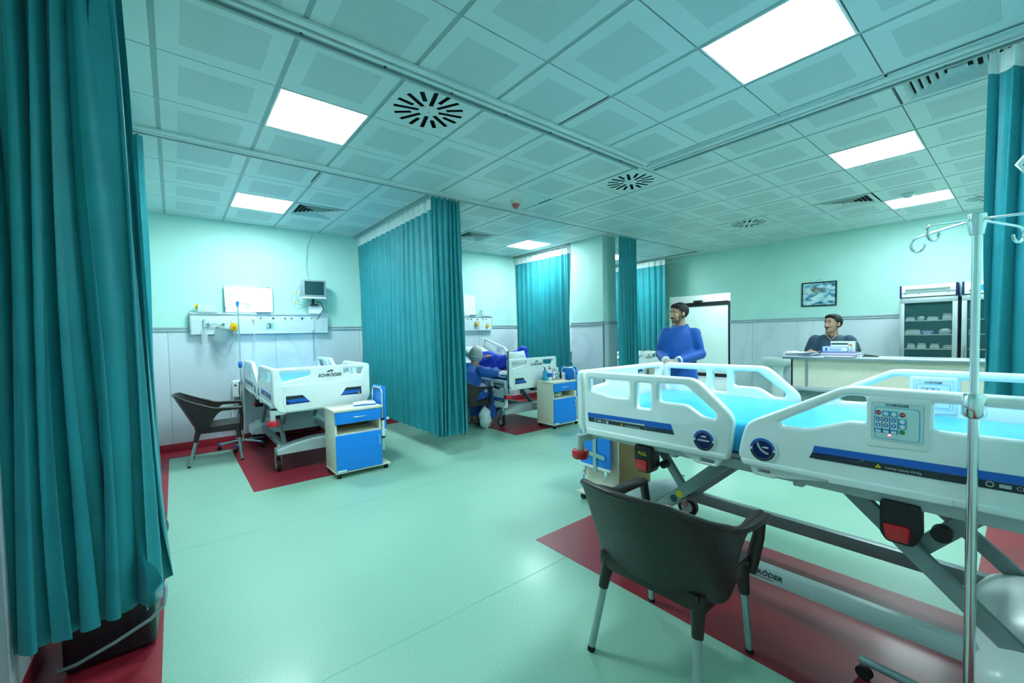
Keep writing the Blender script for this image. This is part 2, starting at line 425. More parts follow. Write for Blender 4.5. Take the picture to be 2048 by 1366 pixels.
# sliding door at the corridor's end
d1 = struct(empty('door_1', (12.46, 3.0, 0)))
G().b2((-0.03, -0.62, 0.1), (0, 1.1, 2.12)).build('door_leaf', M('frosted_panel', (222, 242, 236), 0.3, var=0.02), d1)
G().b2((-0.05, -0.68, 0), (0, -0.6, 2.2)).build('door_stile', black_pl, d1)
G().b2((-0.05, 1.1, 0), (0, 1.18, 2.2)).build('door_stile', black_pl, d1)
G().b2((-0.05, -0.6, 2.1), (0, 1.1, 2.22)).build('door_head', black_pl, d1)
G().b2((-0.05, -0.6, 0.0), (0, 1.1, 0.09)).build('door_bottom_rail', black_pl, d1)
G().b2((-0.1, 0.15, 2.2), (-0.0, 0.4, 2.28)).build('door_closer', black_pl, d1, bevel=0.01)
# doorway lining and vertical pattern strip
g = G().b2((XR - 0.012, DY0 - 0.05, 0), (XR, DY0, DADO)); g.build('door_edge_strip', M('mosaic_strip', (120, 142, 150), 0.4, var=0.6, scale=60), wr)
# ------------------------------------------------------------------ ceiling
ceil = struct(G().b2((XL - 0.1, YF - 0.1, H + 0.10), (XR + 0.12, YB + 0.1, H + 0.2)).build('ceiling', plenum))
LIGHTS = {(1, 0): 'square ceiling light panel nearest the big left curtain', (1, 4): 'square ceiling light panel over the bed numbered 3',
          (8, 4): 'ceiling light panel over the bay with the lying patient', (4, -4): 'largest ceiling light panel, above the empty foreground bed',
          (8, -4): 'ceiling light panel halfway to the nurse counter', (12, -4): 'farthest ceiling light panel on the right, above the counter',
          (12, 4): 'ceiling light panel over the far hidden bay'}
SWIRL = {(2, -1): 'nearest round swirl air diffuser beside a ceiling light', (6, -1): 'swirl air diffuser where the two curtain tracks meet',
         (11, -1): 'small distant swirl air diffuser before the right wall', (13, -5): 'swirl air diffuser cut by the right curtain edge'}
LOUV = {(2, 4): 'square louvre vent beside the light over bed 3', (6, 4): 'louvre vent over the lying patient beside the middle curtain',
        (11, -3): 'louvre vent near the farthest light on the right', (6, -5): 'large louvre vent at the top of the right curtain'}
PLAIN = {(4, 1), (5, 1), (13, -3), (12, -1)}
TS = 0.6
def tile_mesh(x0, x1, y0, y1, patch):
    me = bpy.data.meshes.new('ceiling_tile'); t = 0.016
    v = [(x0, y0, 0), (x1, y0, 0), (x1, y1, 0), (x0, y1, 0), (x0, y0, t), (x1, y0, t), (x1, y1, t), (x0, y1, t)]
    f = [(0, 1, 5, 4), (1, 2, 6, 5), (2, 3, 7, 6), (3, 0, 4, 7), (4, 5, 6, 7)]
    mi = [0] * 5
    if patch:
        q = 0.19; v += [(-q, -q, 0), (q, -q, 0), (q, q, 0), (-q, q, 0)]
        f += [(0, 8, 9, 1), (1, 9, 10, 2), (2, 10, 11, 3), (3, 11, 8, 0), (8, 11, 10, 9)]; mi += [0, 0, 0, 0, 1]
    else:
        f += [(0, 3, 2, 1)]; mi += [0]
    me.from_pydata(v, [], f); me.materials.append(tile_white); me.materials.append(tile_perf)
    for p, m_ in zip(me.polygons, mi): p.material_index = m_
    me.update(); return me
TX, TY = 0.286, 0.296
tm_p = tile_mesh(-TX, TX, -TY, TY, True); tm_f = tile_mesh(-TX, TX, -TY, TY, False)
for i in range(-1, 15):
    for j in range(-6, 7):
        if (i, j) in LIGHTS or (i, j) in SWIRL or (i, j) in LOUV: continue
        cx, cy = (i + 0.5) * TS, (j + 0.5) * TS
        a0, a1, b0, b1 = max(-TX, XL - cx), min(TX, XR - cx), max(-TY, YF - cy), min(TY, YB - cy)
        if a1 - a0 < 0.03 or b1 - b0 < 0.03: continue
        full = a0 == -TX and a1 == TX and b0 == -TY and b1 == TY
        me = (tm_f if (i, j) in PLAIN else tm_p) if full else tile_mesh(a0, a1, b0, b1, False)
        link('ceiling_tile', me, ceil, (cx, cy, H))
for i in range(0, 15):
    x = i * TS
    if x < XR: G().b2((x - 0.0165, YF, H + 0.004), (x + 0.0165, YB, H + 0.03)).build('ceiling_runner', runner_grey, ceil)
for j in range(-5, 7):
    y = j * TS
    G().b2((XL, y - 0.0042, H + 0.007), (XR, y + 0.0042, H + 0.03)).build('cross_runner', M('runner_dark_grey', (96, 116, 118), 0.5), ceil)  # darker grey strips for the thin dark gap lines between tile rows
for x, y0, y1 in ((2.4 - .017, -1.19, -.72), (1.2 - .017, 1.3, 1.62), (3.6, 3.0 - 2.4, .62 + .2)):
    G().b2((x - .005, y0, H - .0015), (x + .005, y1, H + .01)).build('open_joint', MATS['plenum_dark'], ceil)
for (i, j), lab in LIGHTS.items():
    t = thing('ceiling_light', lab, 'light', ((i + 0.5) * TS, (j + 0.5) * TS, H), group='ceiling light panels')
    G().b2((-0.28, -0.285, 0.002), (0.28, 0.285, 0.012)).build('diffuser', lamp_mat, t)
    g = G().b2((-0.286, -0.296, -0.002), (-0.276, 0.296, 0.05)).b2((0.276, -0.296, -0.002), (0.286, 0.296, 0.05)).b2((-0.276, -0.296, -0.002), (0.276, -0.284, 0.05)).b2((-0.276, 0.284, -0.002), (0.276, 0.296, 0.05))
    g.build('frame', white_pl, t)
    G().b2((-0.28, -0.28, 0.02), (0.28, 0.28, 0.06)).build('housing', white_pl, t)
# corridor lights
for x in (10.4, 11.8):
    t = thing('corridor_light', 'nearer light panel in the corridor beyond the doorway' if x < 11 else 'farther light panel in the corridor beyond the doorway', 'light', (x, 2.4, 2.9), group='corridor light panels')
    G().b2((-0.3, -0.6, -0.02), (0.3, 0.6, -0.01)).build('diffuser', corridor_lamp, t)
    G().b2((-0.32, -0.62, -0.012), (0.32, 0.62, 0)).build('frame', white_pl, t)
# swirl diffusers
slots = []
for k in range(16):
    a = 2 * PI * k / 16 + 0.12; r0 = 0.07 if k % 2 else 0.125; r1 = 0.242; hw = 0.0155
    ca, sa = math.cos(a), math.sin(a)
    slots.append([(ca * r0 - sa * -hw, sa * r0 + ca * -hw), (ca * r1 + sa * hw, sa * r1 - ca * hw), (ca * r1 - sa * hw, sa * r1 + ca * hw), (ca * r0 - sa * hw, sa * r0 + ca * hw)])
sw_face = plate_mesh('face_plate', [(-0.287, -0.296), (0.287, -0.296), (0.287, 0.296), (-0.287, 0.296)], slots, 0.0016, 0.0002, tile_white, frame((0, 0, 0.0), (1, 0, 0), (0, 1, 0)), res=0, smooth=20)
vane = G()
for k in range(16):
    a = 2 * PI * k / 16 + 0.12; r0 = 0.08 if k % 2 else 0.13
    vane.box((math.cos(a) * (r0 + 0.23) / 2, math.sin(a) * (r0 + 0.23) / 2, 0.018), (0.23 - r0, 0.012, 0.002), Matrix.Rotation(a, 3, 'Z') @ Matrix.Rotation(0.7, 3, 'X'))
vane_me = vane.mesh('vane_set', black_pl)
for (i, j), lab in SWIRL.items():
    t = thing('swirl_vent', lab, 'air vent', ((i + 0.5) * TS, (j + 0.5) * TS, H), group='round swirl diffusers')
    link('face_plate', sw_face, t)
    G().b2((-0.27, -0.27, 0.045), (0.27, 0.27, 0.05)).build('backing', M('duct_black', (6, 8, 9), 0.9), t)
    link('vane', vane_me, t)
    G().lathe([(0.0, -0.006), (0.05, -0.005), (0.056, -0.001)], n=24).build('hub', tile_white, t, smooth=40)
    G().lathe([(0.0, -0.009), (0.004, -0.008), (0.004, -0.004)], n=8).build('screw', dark_steel, t)
# louvre vents
for (i, j), lab in LOUV.items():
    t = thing('louvre_vent', lab, 'air vent', ((i + 0.5) * TS, (j + 0.5) * TS, H), group='square louvre vents')
    G().b2((-0.27, -0.27, 0.03), (0.27, 0.27, 0.04)).build('backing', MATS['duct_black'], t)
    def ring(g, a0, z0, a1, z1):
        c = [(-1, -1), (1, -1), (1, 1), (-1, 1)]
        for k in range(4):
            p, q = c[k], c[(k + 1) % 4]
            o = [(p[0] * a0, p[1] * a0, z0), (q[0] * a0, q[1] * a0, z0), (q[0] * a1, q[1] * a1, z1), (p[0] * a1, p[1] * a1, z1)]
            g.add(o + [(x, y, z + 0.004) for x, y, z in o], [(0, 1, 2, 3), (7, 6, 5, 4), (0, 4, 5, 1), (1, 5, 6, 2), (2, 6, 7, 3), (3, 7, 4, 0)])
        return g
    ring(G(), 0.287, -0.004, 0.245, 0.0).build('rim', tile_white, t)
    for k in range(6):
        a = 0.243 - k * 0.040
        ring(G(), a, -0.004, a - 0.021, 0.020).build('louvre', tile_white, t)
# detectors
t = thing('heat_detector', 'red tipped white fire detector on the ceiling beside the middle curtain', 'detector', (3.30, 0.90, H))
G().lathe([(0.06, 0), (0.062, -0.012), (0.058, -0.032), (0.05, -0.036)], n=24).build('base', M('aged_white', (226, 222, 196), 0.45), t, smooth=40)
G().lathe([(0.05, -0.034), (0.045, -0.05), (0.012, -0.092), (0.0, -0.096)], n=24).build('cone', M('faded_red', (196, 84, 96), 0.4), t, smooth=40)
t = thing('smoke_detector', 'white domed smoke detector beside the farthest ceiling light', 'detector', (7.03, -2.06, H))
G().lathe([(0.06, 0), (0.062, -0.02), (0.055, -0.03)], n=24).build('base', tile_white, t, smooth=40)
G().lathe([(0.05, -0.028), (0.045, -0.045), (0.02, -0.055), (0, -0.056)], n=24).build('dome', bed_grey, t, smooth=40)

# ------------------------------------------------------------------ curtain tracks
def track(label, p0, p1, side=-1.0):
    t = thing('curtain_track', label, 'curtain track', (0, 0, 0))
    p0, p1 = Vector((*p0, H)), Vector((*p1, H)); d = (p1 - p0).normalized(); s = Vector((-d.y, d.x, 0)); L = (p1 - p0).length
    def strip(o, wd, z0, z1, nm, mt, bv=0.0):
        G().bar(p0 + s * o + Vector((0, 0, (z0 + z1) / 2)), p1 + s * o + Vector((0, 0, (z0 + z1) / 2)), wd, z1 - z0).build(nm, mt, t, bevel=bv)
    strip(side * 0.02, 0.118, -0.006, 0.0, 'rail_web', dark_steel)
    strip(side * 0.060, 0.044, -0.020, 0.0, 'mounting_strip', tile_white, 0.003)
    strip(side * 0.0225, 0.024, -0.026, 0.0, 'rail_flange', tile_white, 0.002)
    strip(side * -0.0025, 0.016, -0.016, 0.0, 'rail_channel', runner_grey)
    strip(side * -0.026, 0.022, -0.026, 0.0, 'rail_flange', runner_grey, 0.002)
    s = s * side
    n = int(L / 0.45)
    for k in range(n):
        q = p0 + d * (0.2 + k * 0.45) + s * -0.0025 + Vector((0, 0, -0.0165))
        G().cyl(q, q + Vector((0, 0, -0.003)), 0.008, n=10).build('screw', black_pl, t)
    return t
track('long ceiling curtain track passing the nearest swirl diffuser', (XL, -0.62), (3.6, -0.62), 1.3 * -1)
track('ceiling curtain track passing the square light over bed 3 and the red detector', (XL, 1.2), (8.4, 1.2))
track('ceiling curtain track carrying the right teal curtain', (3.74, -0.66), (3.74, -3.4), -1.3)
track('short curtain track of the middle curtain running to the back wall', (2.36, 1.25), (2.36, 3.78))
track('curtain track behind the lying patient between pillar and back wall', (5.66, 2.2), (5.66, 3.78))
track('curtain track in the far bay by the doorway', (8.42, 1.25), (8.42, 3.78))

# ------------------------------------------------------------------ curtains
def curtain(name, label, path, zt, zb, folds, amp, seed, header=True, per=12, nz=36, flare=1.0, drift=0.5, zb1=None, droop=0.0):
    rnd = random.Random(seed)
    P = [Vector(p) for p in path]; segs = [(P[i + 1] - P[i]).length for i in range(len(P) - 1)]; L = sum(segs)
    ph = [rnd.uniform(0, 6.28) for _ in range(8)]; am = [rnd.uniform(0.6, 1.25) for _ in range(folds * 2 + 4)]
    def pos(u):
        s_ = u * L
        for i, l in enumerate(segs):
            if s_ <= l or i == len(segs) - 1:
                d = (P[i + 1] - P[i]).normalized(); return P[i] + d * s_, Vector((-d.y, d.x))
            s_ -= l
    def pt(u, z, h):
        # h: 0 at the bottom, 1 at the top
        uu = u + 0.012 * math.sin(5 * u + ph[0]) + 0.35 / folds * drift * (1 - h) * math.sin(7.3 * u + ph[1]) + 0.2 / folds * drift * math.sin(4 * (1 - h) + 9 * u + ph[2])
        w_ = 2 * PI * folds * uu
        k = int(max(0, min(folds * 2 + 2, uu * folds * 2))); fr_ = min(1, max(0, uu * folds * 2 - k)); a = am[k] * (1 - fr_) + am[k + 1] * fr_
        A = amp * a * (0.55 + 0.45 * (1 - h) ** 0.7)
        o = A * (math.sin(w_) + 0.28 * math.sin(2 * w_ + ph[3] + 2 * h) + 0.12 * math.sin(3.3 * w_ + ph[4]))
        p, n = pos(min(1, max(0, u)))
        d2 = Vector((n.y, -n.x))
        q = p + n * o + d2 * (A * 0.55 * math.sin(2 * w_ + 0.6)) * (0.4 + 0.6 * (1 - h))
        # a little flare towards the hem
        c = (P[0] + P[-1]) / 2
        q = c + (q - c) * (1 + (flare - 1) * (1 - h))
        return (q.x, q.y, z + droop * (1 - h) * u)
    nu = folds * per
    t = thing(name, label, 'curtain', (0, 0, 0))
    hz = 0.115 if header else 0.0
    def surf(z0, z1, n):
        def fn(u, v):
            z = z0 + (z1 - z0) * v
            zz = z
            if zb1 is not None: zz = z + (zb1 - zb) * u * (1 - (z - zb) / (zt - zb))
            return pt(u, zz, (z - zb) / (zt - zb))
        return G().grid(fn, nu, n)
    def thick(me):
        return me
    surf(zb + 0.045, zt - hz, nz).build('cloth', teal_fab, t, smooth=180, fix=False)
    surf(zb, zb + 0.046, 3).build('hem', teal_fab, t, smooth=180, fix=False)
    if header: surf(zt - hz, zt, 4).build('header_tape', white_fab, t, smooth=180, fix=False)
    g = G()
    for k in range(folds):
        x, y, z = pt((k + 0.25) / folds, zt, 1.0); g.cyl((x, y, zt - 0.01), (x, y, H - 0.026), 0.004, n=6)
    g.build('hook_row', white_pl, t); t.children[-1]['kind'] = 'stuff'
    return t
curtain('privacy_curtain', 'large dark teal curtain filling the left foreground', [(-0.47, -0.62), (-0.165, -0.64), (-0.125, -0.53)], 2.955, 0.25, 6, 0.058, 3, header=False, per=34, nz=70, flare=1.22, drift=1.3, zb1=0.32)
curtain('privacy_curtain', 'narrow teal curtain edge behind the large left curtain', [(-0.46, 1.2), (-0.1, 1.2)], 2.955, 0.32, 5, 0.04, 5, header=False, per=18, flare=1.06)
curtain('privacy_curtain', 'tall teal middle curtain with white top tape drawn beside bed 3', [(2.36, 3.68), (2.36, 1.24)], 2.95, 0.25, 15, 0.026, 11, per=14, nz=40, flare=1.0, drift=0.8)
curtain('privacy_curtain', 'bunched end of teal curtain at the front corner of the middle bay', [(2.31, 1.19), (2.69, 1.19)], 2.955, 0.24, 6, 0.034, 17, header=False, per=18, nz=44, flare=1.06, drift=0.9)
curtain('privacy_curtain', 'bright teal curtain behind the lying patient, left of the pillar', [(5.66, 3.75), (5.66, 2.22)], 2.95, 0.25, 10, 0.045, 23, per=18)
curtain('privacy_curtain', 'dark bunched teal curtain just right of the pillar', [(5.72, 1.2), (6.22, 1.2)], 2.955, 0.25, 5, 0.04, 29, header=False, per=18)
curtain('privacy_curtain', 'far teal curtain with white tape left of the doorway', [(8.42, 3.7), (8.42, 1.97)], 2.95, 0.25, 12, 0.03, 31, per=12)
curtain('privacy_curtain', 'teal curtain with white pleated top at the right image edge', [(3.74, -2.84), (3.74, -3.42)], 2.95, 0.25, 6, 0.05, 37, per=22, nz=40, flare=1.04)
# ------------------------------------------------------------------ hospital beds
# local frame: foot end at y = 0, head towards +y, centre line x = 0, measured at the height of the foreground bed
CACHE = {}
def cached(key, fn):
    if key not in CACHE: CACHE[key] = fn()
    return CACHE[key]
FOOT_OUT = rpoly([(.025, 1.157), (.765, 1.160), (.957, .985), (.932, .772), (.66, .764), (.062, .745), (.025, .79)], 0.045)
FOOT_HOLES = [rpoly([(.07, 1.112), (.366, 1.112), (.366, 1.014), (.228, 1.008), (.129, 1.026), (.07, 1.032)], .012),
              rpoly([(.416, 1.112), (.510, 1.112), (.510, .966), (.416, .966)], .016),
              rpoly([(.558, 1.118), (.712, 1.120), (.874, .992), (.868, .962), (.805, .962), (.714, 1.016), (.558, 1.016)], .02)]
HEAD_OUT = rpoly([(.972, .80), (.986, .885), (1.012, .972), (1.37, 1.168), (1.41, 1.174), (2.03, 1.174), (2.05, .80), (1.99, .785), (1.03, .772)], 0.045)
HEAD_HOLES = [rpoly([(1.145, .99), (1.385, 1.136), (1.445, 1.136), (1.445, 1.034), (1.395, 1.034), (1.256, .978), (1.16, .976)], .015),
              rpoly([(1.628, 1.132), (1.98, 1.132), (1.98, 1.036), (1.628, 1.034)], .015)]
RX = 0.467                       # centre plane of a side rail
def side_frame(sd, off=0.0):
    return frame((sd * (RX + off), 0, 0), (0, 1, 0), (0, 0, 1))
def text_frame(sd, v, z, off):
    return frame((sd * (RX + off), v, z), (0, sd, 0), (0, 0, 1))
def deco(sd, poly, mat, off=0.0255, th=0.0012):
    key = (sd, tuple(poly), mat.name)
    def mk():
        return G().prism(poly, sd * (RX + off - th), sd * (RX + off), lambda u, v, w_: (w_, u, v)).mesh('decal', mat)
    return cached(key, mk)
def disc(c, r, n=28): return [(c[0] + r * math.cos(2 * PI * k / n), c[1] + r * math.sin(2 * PI * k / n)) for k in range(n)]
def ringpoly(c, r, w_, a0, a1, n=18): return arc(c, r, a0, a1, n) + arc(c, r - w_, a1, a0, n)

def make_rail(root, sd, kind, L, detail=True):
    out, holes = (FOOT_OUT, FOOT_HOLES) if kind == 'foot' else (HEAD_OUT, HEAD_HOLES)
    me = cached(('rail', sd, kind), lambda: plate_mesh('side_rail', out, holes, 0.046, 0.014, bed_white, side_frame(sd), res=3, smooth=50))
    r = link('side_rail', me, root, (0, 0, L))
    def sub(name, me): return link(name, me, r)
    # lower moulding
    lo = [(.045, .748), (.93, .772), (.925, .80), (.04, .79)] if kind == 'foot' else [(1.0, .772), (2.03, .785), (2.03, .815), (.985, .80)]
    sub('lower_moulding', cached(('lo', sd, kind), lambda: plate_mesh('lower_moulding', rpoly(lo, .012), [], 0.062, 0.008, bed_white, side_frame(sd))))
    if kind == 'foot':
        sub('grip_tab', cached(('tab', sd, kind), lambda: plate_mesh('grip_tab', rpoly([(.655, .775), (.75, .735), (.765, .722), (.87, .722), (.905, .772)], .008), [rpoly([(.785, .735), (.86, .735), (.86, .755), (.785, .755)], .004)], 0.034, 0.005, bed_white, side_frame(sd))))
        sub('stripe_blue', deco(sd, [(.055, .89), (.632, .903), (.645, .872), (.485, .866), (.474, .877), (.058, .861)], stripe_blue))
        sub('stripe_navy', deco(sd, [(.474, .8755), (.485, .8645), (.6455, .8705), (.6475, .863), (.482, .857), (.472, .868)], stripe_navy))
        sub('stripe_grey', deco(sd, [(.058, .8595), (.470, .8665), (.480, .8555), (.6485, .8615), (.653, .849), (.064, .834)], stripe_dark))
        dc, logo, tv, tri = (.813, .849), (.155, .848), .393, (.316, .8505)
    else:
        sub('grip_tab', cached(('tab', sd, kind), lambda: plate_mesh('grip_tab', rpoly([(1.02, .78), (1.04, .733), (1.128, .730), (1.135, .742), (1.165, .740), (1.36, .78)], .006), [rpoly([(1.06, .748), (1.11, .748), (1.11, .762), (1.06, .762)], .004)], 0.034, 0.005, bed_white, side_frame(sd))))
        sub('grip_tab', cached(('tab2', sd, kind), lambda: plate_mesh('grip_tab', rpoly([(1.33, .80), (1.33, .772), (1.68, .782), (1.68, .81)], .006), [], 0.07, 0.004, bed_white, side_frame(sd))))
        sub('stripe_blue', deco(sd, [(1.28, .914), (1.98, .926), (1.98, .897), (1.445, .889), (1.437, .891), (1.273, .886)], stripe_blue))
        sub('stripe_navy', deco(sd, [(1.273, .885), (1.437, .890), (1.427, .878), (1.268, .8745)], stripe_navy))
        sub('stripe_grey', deco(sd, [(1.267, .8735), (1.427, .877), (1.439, .8885), (1.98, .896), (1.98, .869), (1.262, .860)], stripe_dark))
        dc, logo, tv, tri = (1.084, .858), (1.80, .882), 1.552, (1.483, .8765)
    # round position dial
    sub('dial_ring', deco(sd, disc(dc, .058), bed_white, off=0.028, th=0.006))
    sub('dial_face', deco(sd, disc(dc, .042), stripe_navy, off=0.0295))
    a = PI * 0.0
    sub('dial_arc_light', deco(sd, ringpoly(dc, .0515, .008, 0.12, PI - 0.12), stripe_blue, off=0.0295))
    sub('dial_arc_dark', deco(sd, ringpoly(dc, .0515, .008, PI + 0.12, 2 * PI - 0.12), stripe_dark, off=0.0295))
    if detail:
        if kind == 'foot': gauge = [(dc[0] - .03, dc[1] - .004), (dc[0] + .03, dc[1] - .004), (dc[0] + .03, dc[1] + .004), (dc[0] - .03, dc[1] + .004)]
        else: gauge = arc((dc[0] + .03, dc[1] + .035), .055, PI * 1.03, PI * 1.47, 10) + arc((dc[0] + .03, dc[1] + .035), .046, PI * 1.47, PI * 1.03, 10)
        sub('dial_gauge', deco(sd, gauge, bed_grey, off=0.030))
        ic = (dc[0], dc[1] + .02) if kind == 'foot' else (dc[0] + .012, dc[1] + .012)
        sub('dial_icon', deco(sd, [(ic[0] - .013, ic[1] - .004), (ic[0] - .013, ic[1] + .003), (ic[0] - .007, ic[1] - .001), (ic[0] - .001, ic[1] + .006), (ic[0] + .005, ic[1] + .001), (ic[0] + .012, ic[1] + .006), (ic[0] + .013, ic[1] - .004)], white_pl, off=0.030))
        sub('warning_triangle', deco(sd, [(tri[0] - .0095, tri[1] - .007), (tri[0] + .0095, tri[1] - .007), (tri[0], tri[1] + .009)], yellow_p, off=0.0268))
        sub('warning_mark', cached(('wm', sd, kind), lambda: text_mesh('!', 0.010, black_pl, text_frame(sd, tri[0], tri[1] - 0.001, 0.0275))))
        sub('capacity_text', cached(('cap', sd, kind), lambda: text_mesh('Loading Capacity 270 Kg', 0.0098, white_pl, text_frame(sd, tv, tri[1] - .001, 0.0268))))
        sub('conformity_text', cached(('ce', sd, kind), lambda: text_mesh('CE', 0.018, bed_grey, text_frame(sd, logo[0] + .028, logo[1], 0.0268))))
        sub('conformity_ring', deco(sd, ringpoly((logo[0] - .038, logo[1]), .0095, .0025, 0, 2 * PI - 0.01, 24), bed_grey, off=0.0268))
        sub('conformity_block', deco(sd, [(logo[0] - .018, logo[1] - .006), (logo[0] + .008, logo[1] - .006), (logo[0] + .008, logo[1] + .006), (logo[0] - .018, logo[1] + .006)], bed_grey, off=0.0268))
        sub('conformity_square', deco(sd, [(logo[0] + .046, logo[1] - .009), (logo[0] + .064, logo[1] - .009), (logo[0] + .064, logo[1] + .009), (logo[0] + .046, logo[1] + .009)], bed_grey, off=0.0268))
    if kind == 'head':
        cpx = [(1.447, 1.14), (1.624, 1.142), (1.622, .955), (1.447, .945)]
        sub('control_block', cached(('cb', sd), lambda: plate_mesh('control_block', rpoly(cpx, .012), [], 0.052, 0.006, bed_white, side_frame(sd))))
        c0, c1, z0, z1 = 1.462, 1.606, .978, 1.122
        sub('panel_bezel', deco(sd, rpoly([(c0, z0), (c1, z0), (c1, z1), (c0, z1)], .008), bed_grey, off=0.0275))
        sub('panel_face', deco(sd, rpoly([(c0 + .002, z0 + .002), (c1 - .002, z0 + .002), (c1 - .002, z1 - .002), (c0 + .002, z1 - .002)], .008), M('keypad_face', (206, 236, 238), 0.35, var=0.02), off=0.0282))
        b = rpoly([(c0 + .010, z0 + .007), (c1 - .010, z0 + .007), (c1 - .010, z1 - .018), (c0 + .010, z1 - .018)], .012)
        b2 = rpoly([(c0 + .012, z0 + .009), (c1 - .012, z0 + .009), (c1 - .012, z1 - .020), (c0 + .012, z1 - .020)], .011)
        sub('panel_border', deco(sd, b, cyan_btn, off=0.0287)); sub('panel_field', deco(sd, b2, MATS['keypad_face'], off=0.0290))
        sub('panel_brand', cached(('br', sd), lambda: text_mesh('SCHRÖDER', 0.0125, stripe_dark, text_frame(sd, (c0 + c1) / 2, z1 - .0095, 0.0290), shear=0.25, offset=0.0002)))
        if detail:
            inn = lambda poly, mat, off: link('inner_print', cached((sd, 'in', tuple(poly), mat.name), lambda: G().prism(poly, sd * (RX - off), sd * (RX - off + .001), lambda u, v, w_: (w_, u, v)).mesh('inner_print', mat)), r)
            inn(rpoly([(c0, z0), (c1, z0), (c1, z1), (c0, z1)], .008), bed_grey, .0272); inn(rpoly([(c0 + .002, z0 + .002), (c1 - .002, z0 + .002), (c1 - .002, z1 - .002), (c0 + .002, z1 - .002)], .008), white_pl, .0277)
            inn(b, cyan_btn, .0281); inn(b2, white_pl, .0285)
            for q_ in range(3):
                xx = c0 + .04 + .022 * q_; inn([(xx - .01, 1.05), (xx + .01, 1.05), (xx + .01, 1.085), (xx - .01, 1.085)], stripe_navy, .0289); inn([(xx - .008, 1.052), (xx + .008, 1.052), (xx + .008, 1.083), (xx - .008, 1.083)], white_pl, .0292); inn(disc((xx, 1.07), .006, 12), cyan_btn, .0295)
            link('inner_brand', cached(('ib', sd), lambda: text_mesh('SCHRÖDER', 0.0125, stripe_dark, frame((sd * (RX - .029), (c0 + c1) / 2, z1 - .0095), (0, -sd, 0), (0, 0, 1)), shear=.25, offset=.0002)), r)
            kx = [1.4825, 1.5045, 1.5265, 1.549]
            def fx(x): return x if sd > 0 else c0 + c1 - x
            def key(x, z, w_, h_, mat, off, r=.002):
                x = fx(x); return deco(sd, rpoly([(x - w_ / 2, z - h_ / 2), (x + w_ / 2, z - h_ / 2), (x + w_ / 2, z + h_ / 2), (x - w_ / 2, z + h_ / 2)], r, 2), mat, off=off)
            def dot(x, z, r, mat, off): return deco(sd, disc((fx(x), z), r, 16), mat, off=off)
            for i, x in enumerate(kx[:3]):
                sub('key_column', key(x, 1.036, .0225, .060, stripe_navy, .0294)); sub('key_field', key(x, 1.036, .0195, .057, MATS['keypad_face'], .0297))
                sub('key_band', key(x, 1.0145, .0195, .016, cyan_btn, .0300))
                sub('key_icon', key(x, 1.012, .015, .008, white_pl, .0303))
                for z, dz in ((1.056, 1), (1.036, -1)):
                    sub('key_round', dot(x, z, .0075, blue_pl, .0300))
                    sub('key_arrow', deco(sd, [(fx(x) - .0045, z - .003 * dz), (fx(x) + .0045, z - .003 * dz), (fx(x), z + .0045 * dz)], white_pl, off=.0303))
            for x in kx[1:3]:
                sub('key_field', key(x, 1.080, .0215, .021, cyan_btn, .0300)); sub('key_round', dot(x, 1.080, .0075, white_pl, .0303))
            sub('key_field', key(kx[3] + .001, 1.046, .0215, .038, cyan_btn, .0300))
            for z in (1.0555, 1.0365): sub('key_round', dot(kx[3] + .001, z, .0075, white_pl, .0303))
            sub('key_red', dot(kx[0], 1.082, .0085, crim_btn, .0300)); sub('key_red', dot(kx[3] + .001, 1.080, .0085, crim_btn, .0300))
            sub('key_red_bar', key(kx[0], 1.082, .011, .002, white_pl, .0303))
            sub('key_red_text', cached(('cpr', sd), lambda: text_mesh('CPR', 0.006, white_pl, text_frame(sd, fx(kx[3] + .001), 1.080, 0.0304))))
            sub('key_green', dot(kx[3], 1.0165, .0085, green_btn, .0300))
            sub('indicator_lamp', dot(1.515, 1.0005, .0035, led_red, .0303))
    return r

def make_castor(root, x, y, rz=0.0):
    e = G().tube([(x, y, .30), (x, y, .23)], .014, 10).build('castor', chrome, root, smooth=40)
    g = G()
    for s in (-1, 1): g.add(*(lambda q: (q.v, q.f))(G().prism(rpoly([(-.02, .235), (.03, .235), (.055, .10), (.03, .065), (0.0, .12)], .01), s * .028 - .004, s * .028 + .004, lambda u, v, w_: (x + w_, y + u, v))))
    g.b2((x - .03, y - .022, .215), (x + .03, y + .03, .245))
    link('castor_fork', g.mesh('castor_fork', alu, bevel=.003), e)
    G().lathe([(.045, -.022), (.072, -.018), (.076, 0), (.072, .018), (.045, .022)], n=26, axis=Matrix.Rotation(PI / 2, 3, 'Y').to_quaternion().to_euler(), c=(x, y + .04, .077)).build('castor_tyre', rubber, e, smooth=50)
    G().lathe([(.044, -.024), (.046, 0), (.044, .024)], n=20, axis=Matrix.Rotation(PI / 2, 3, 'Y').to_quaternion().to_euler(), c=(x, y + .04, .077)).build('castor_hub', bed_grey, e, smooth=50)

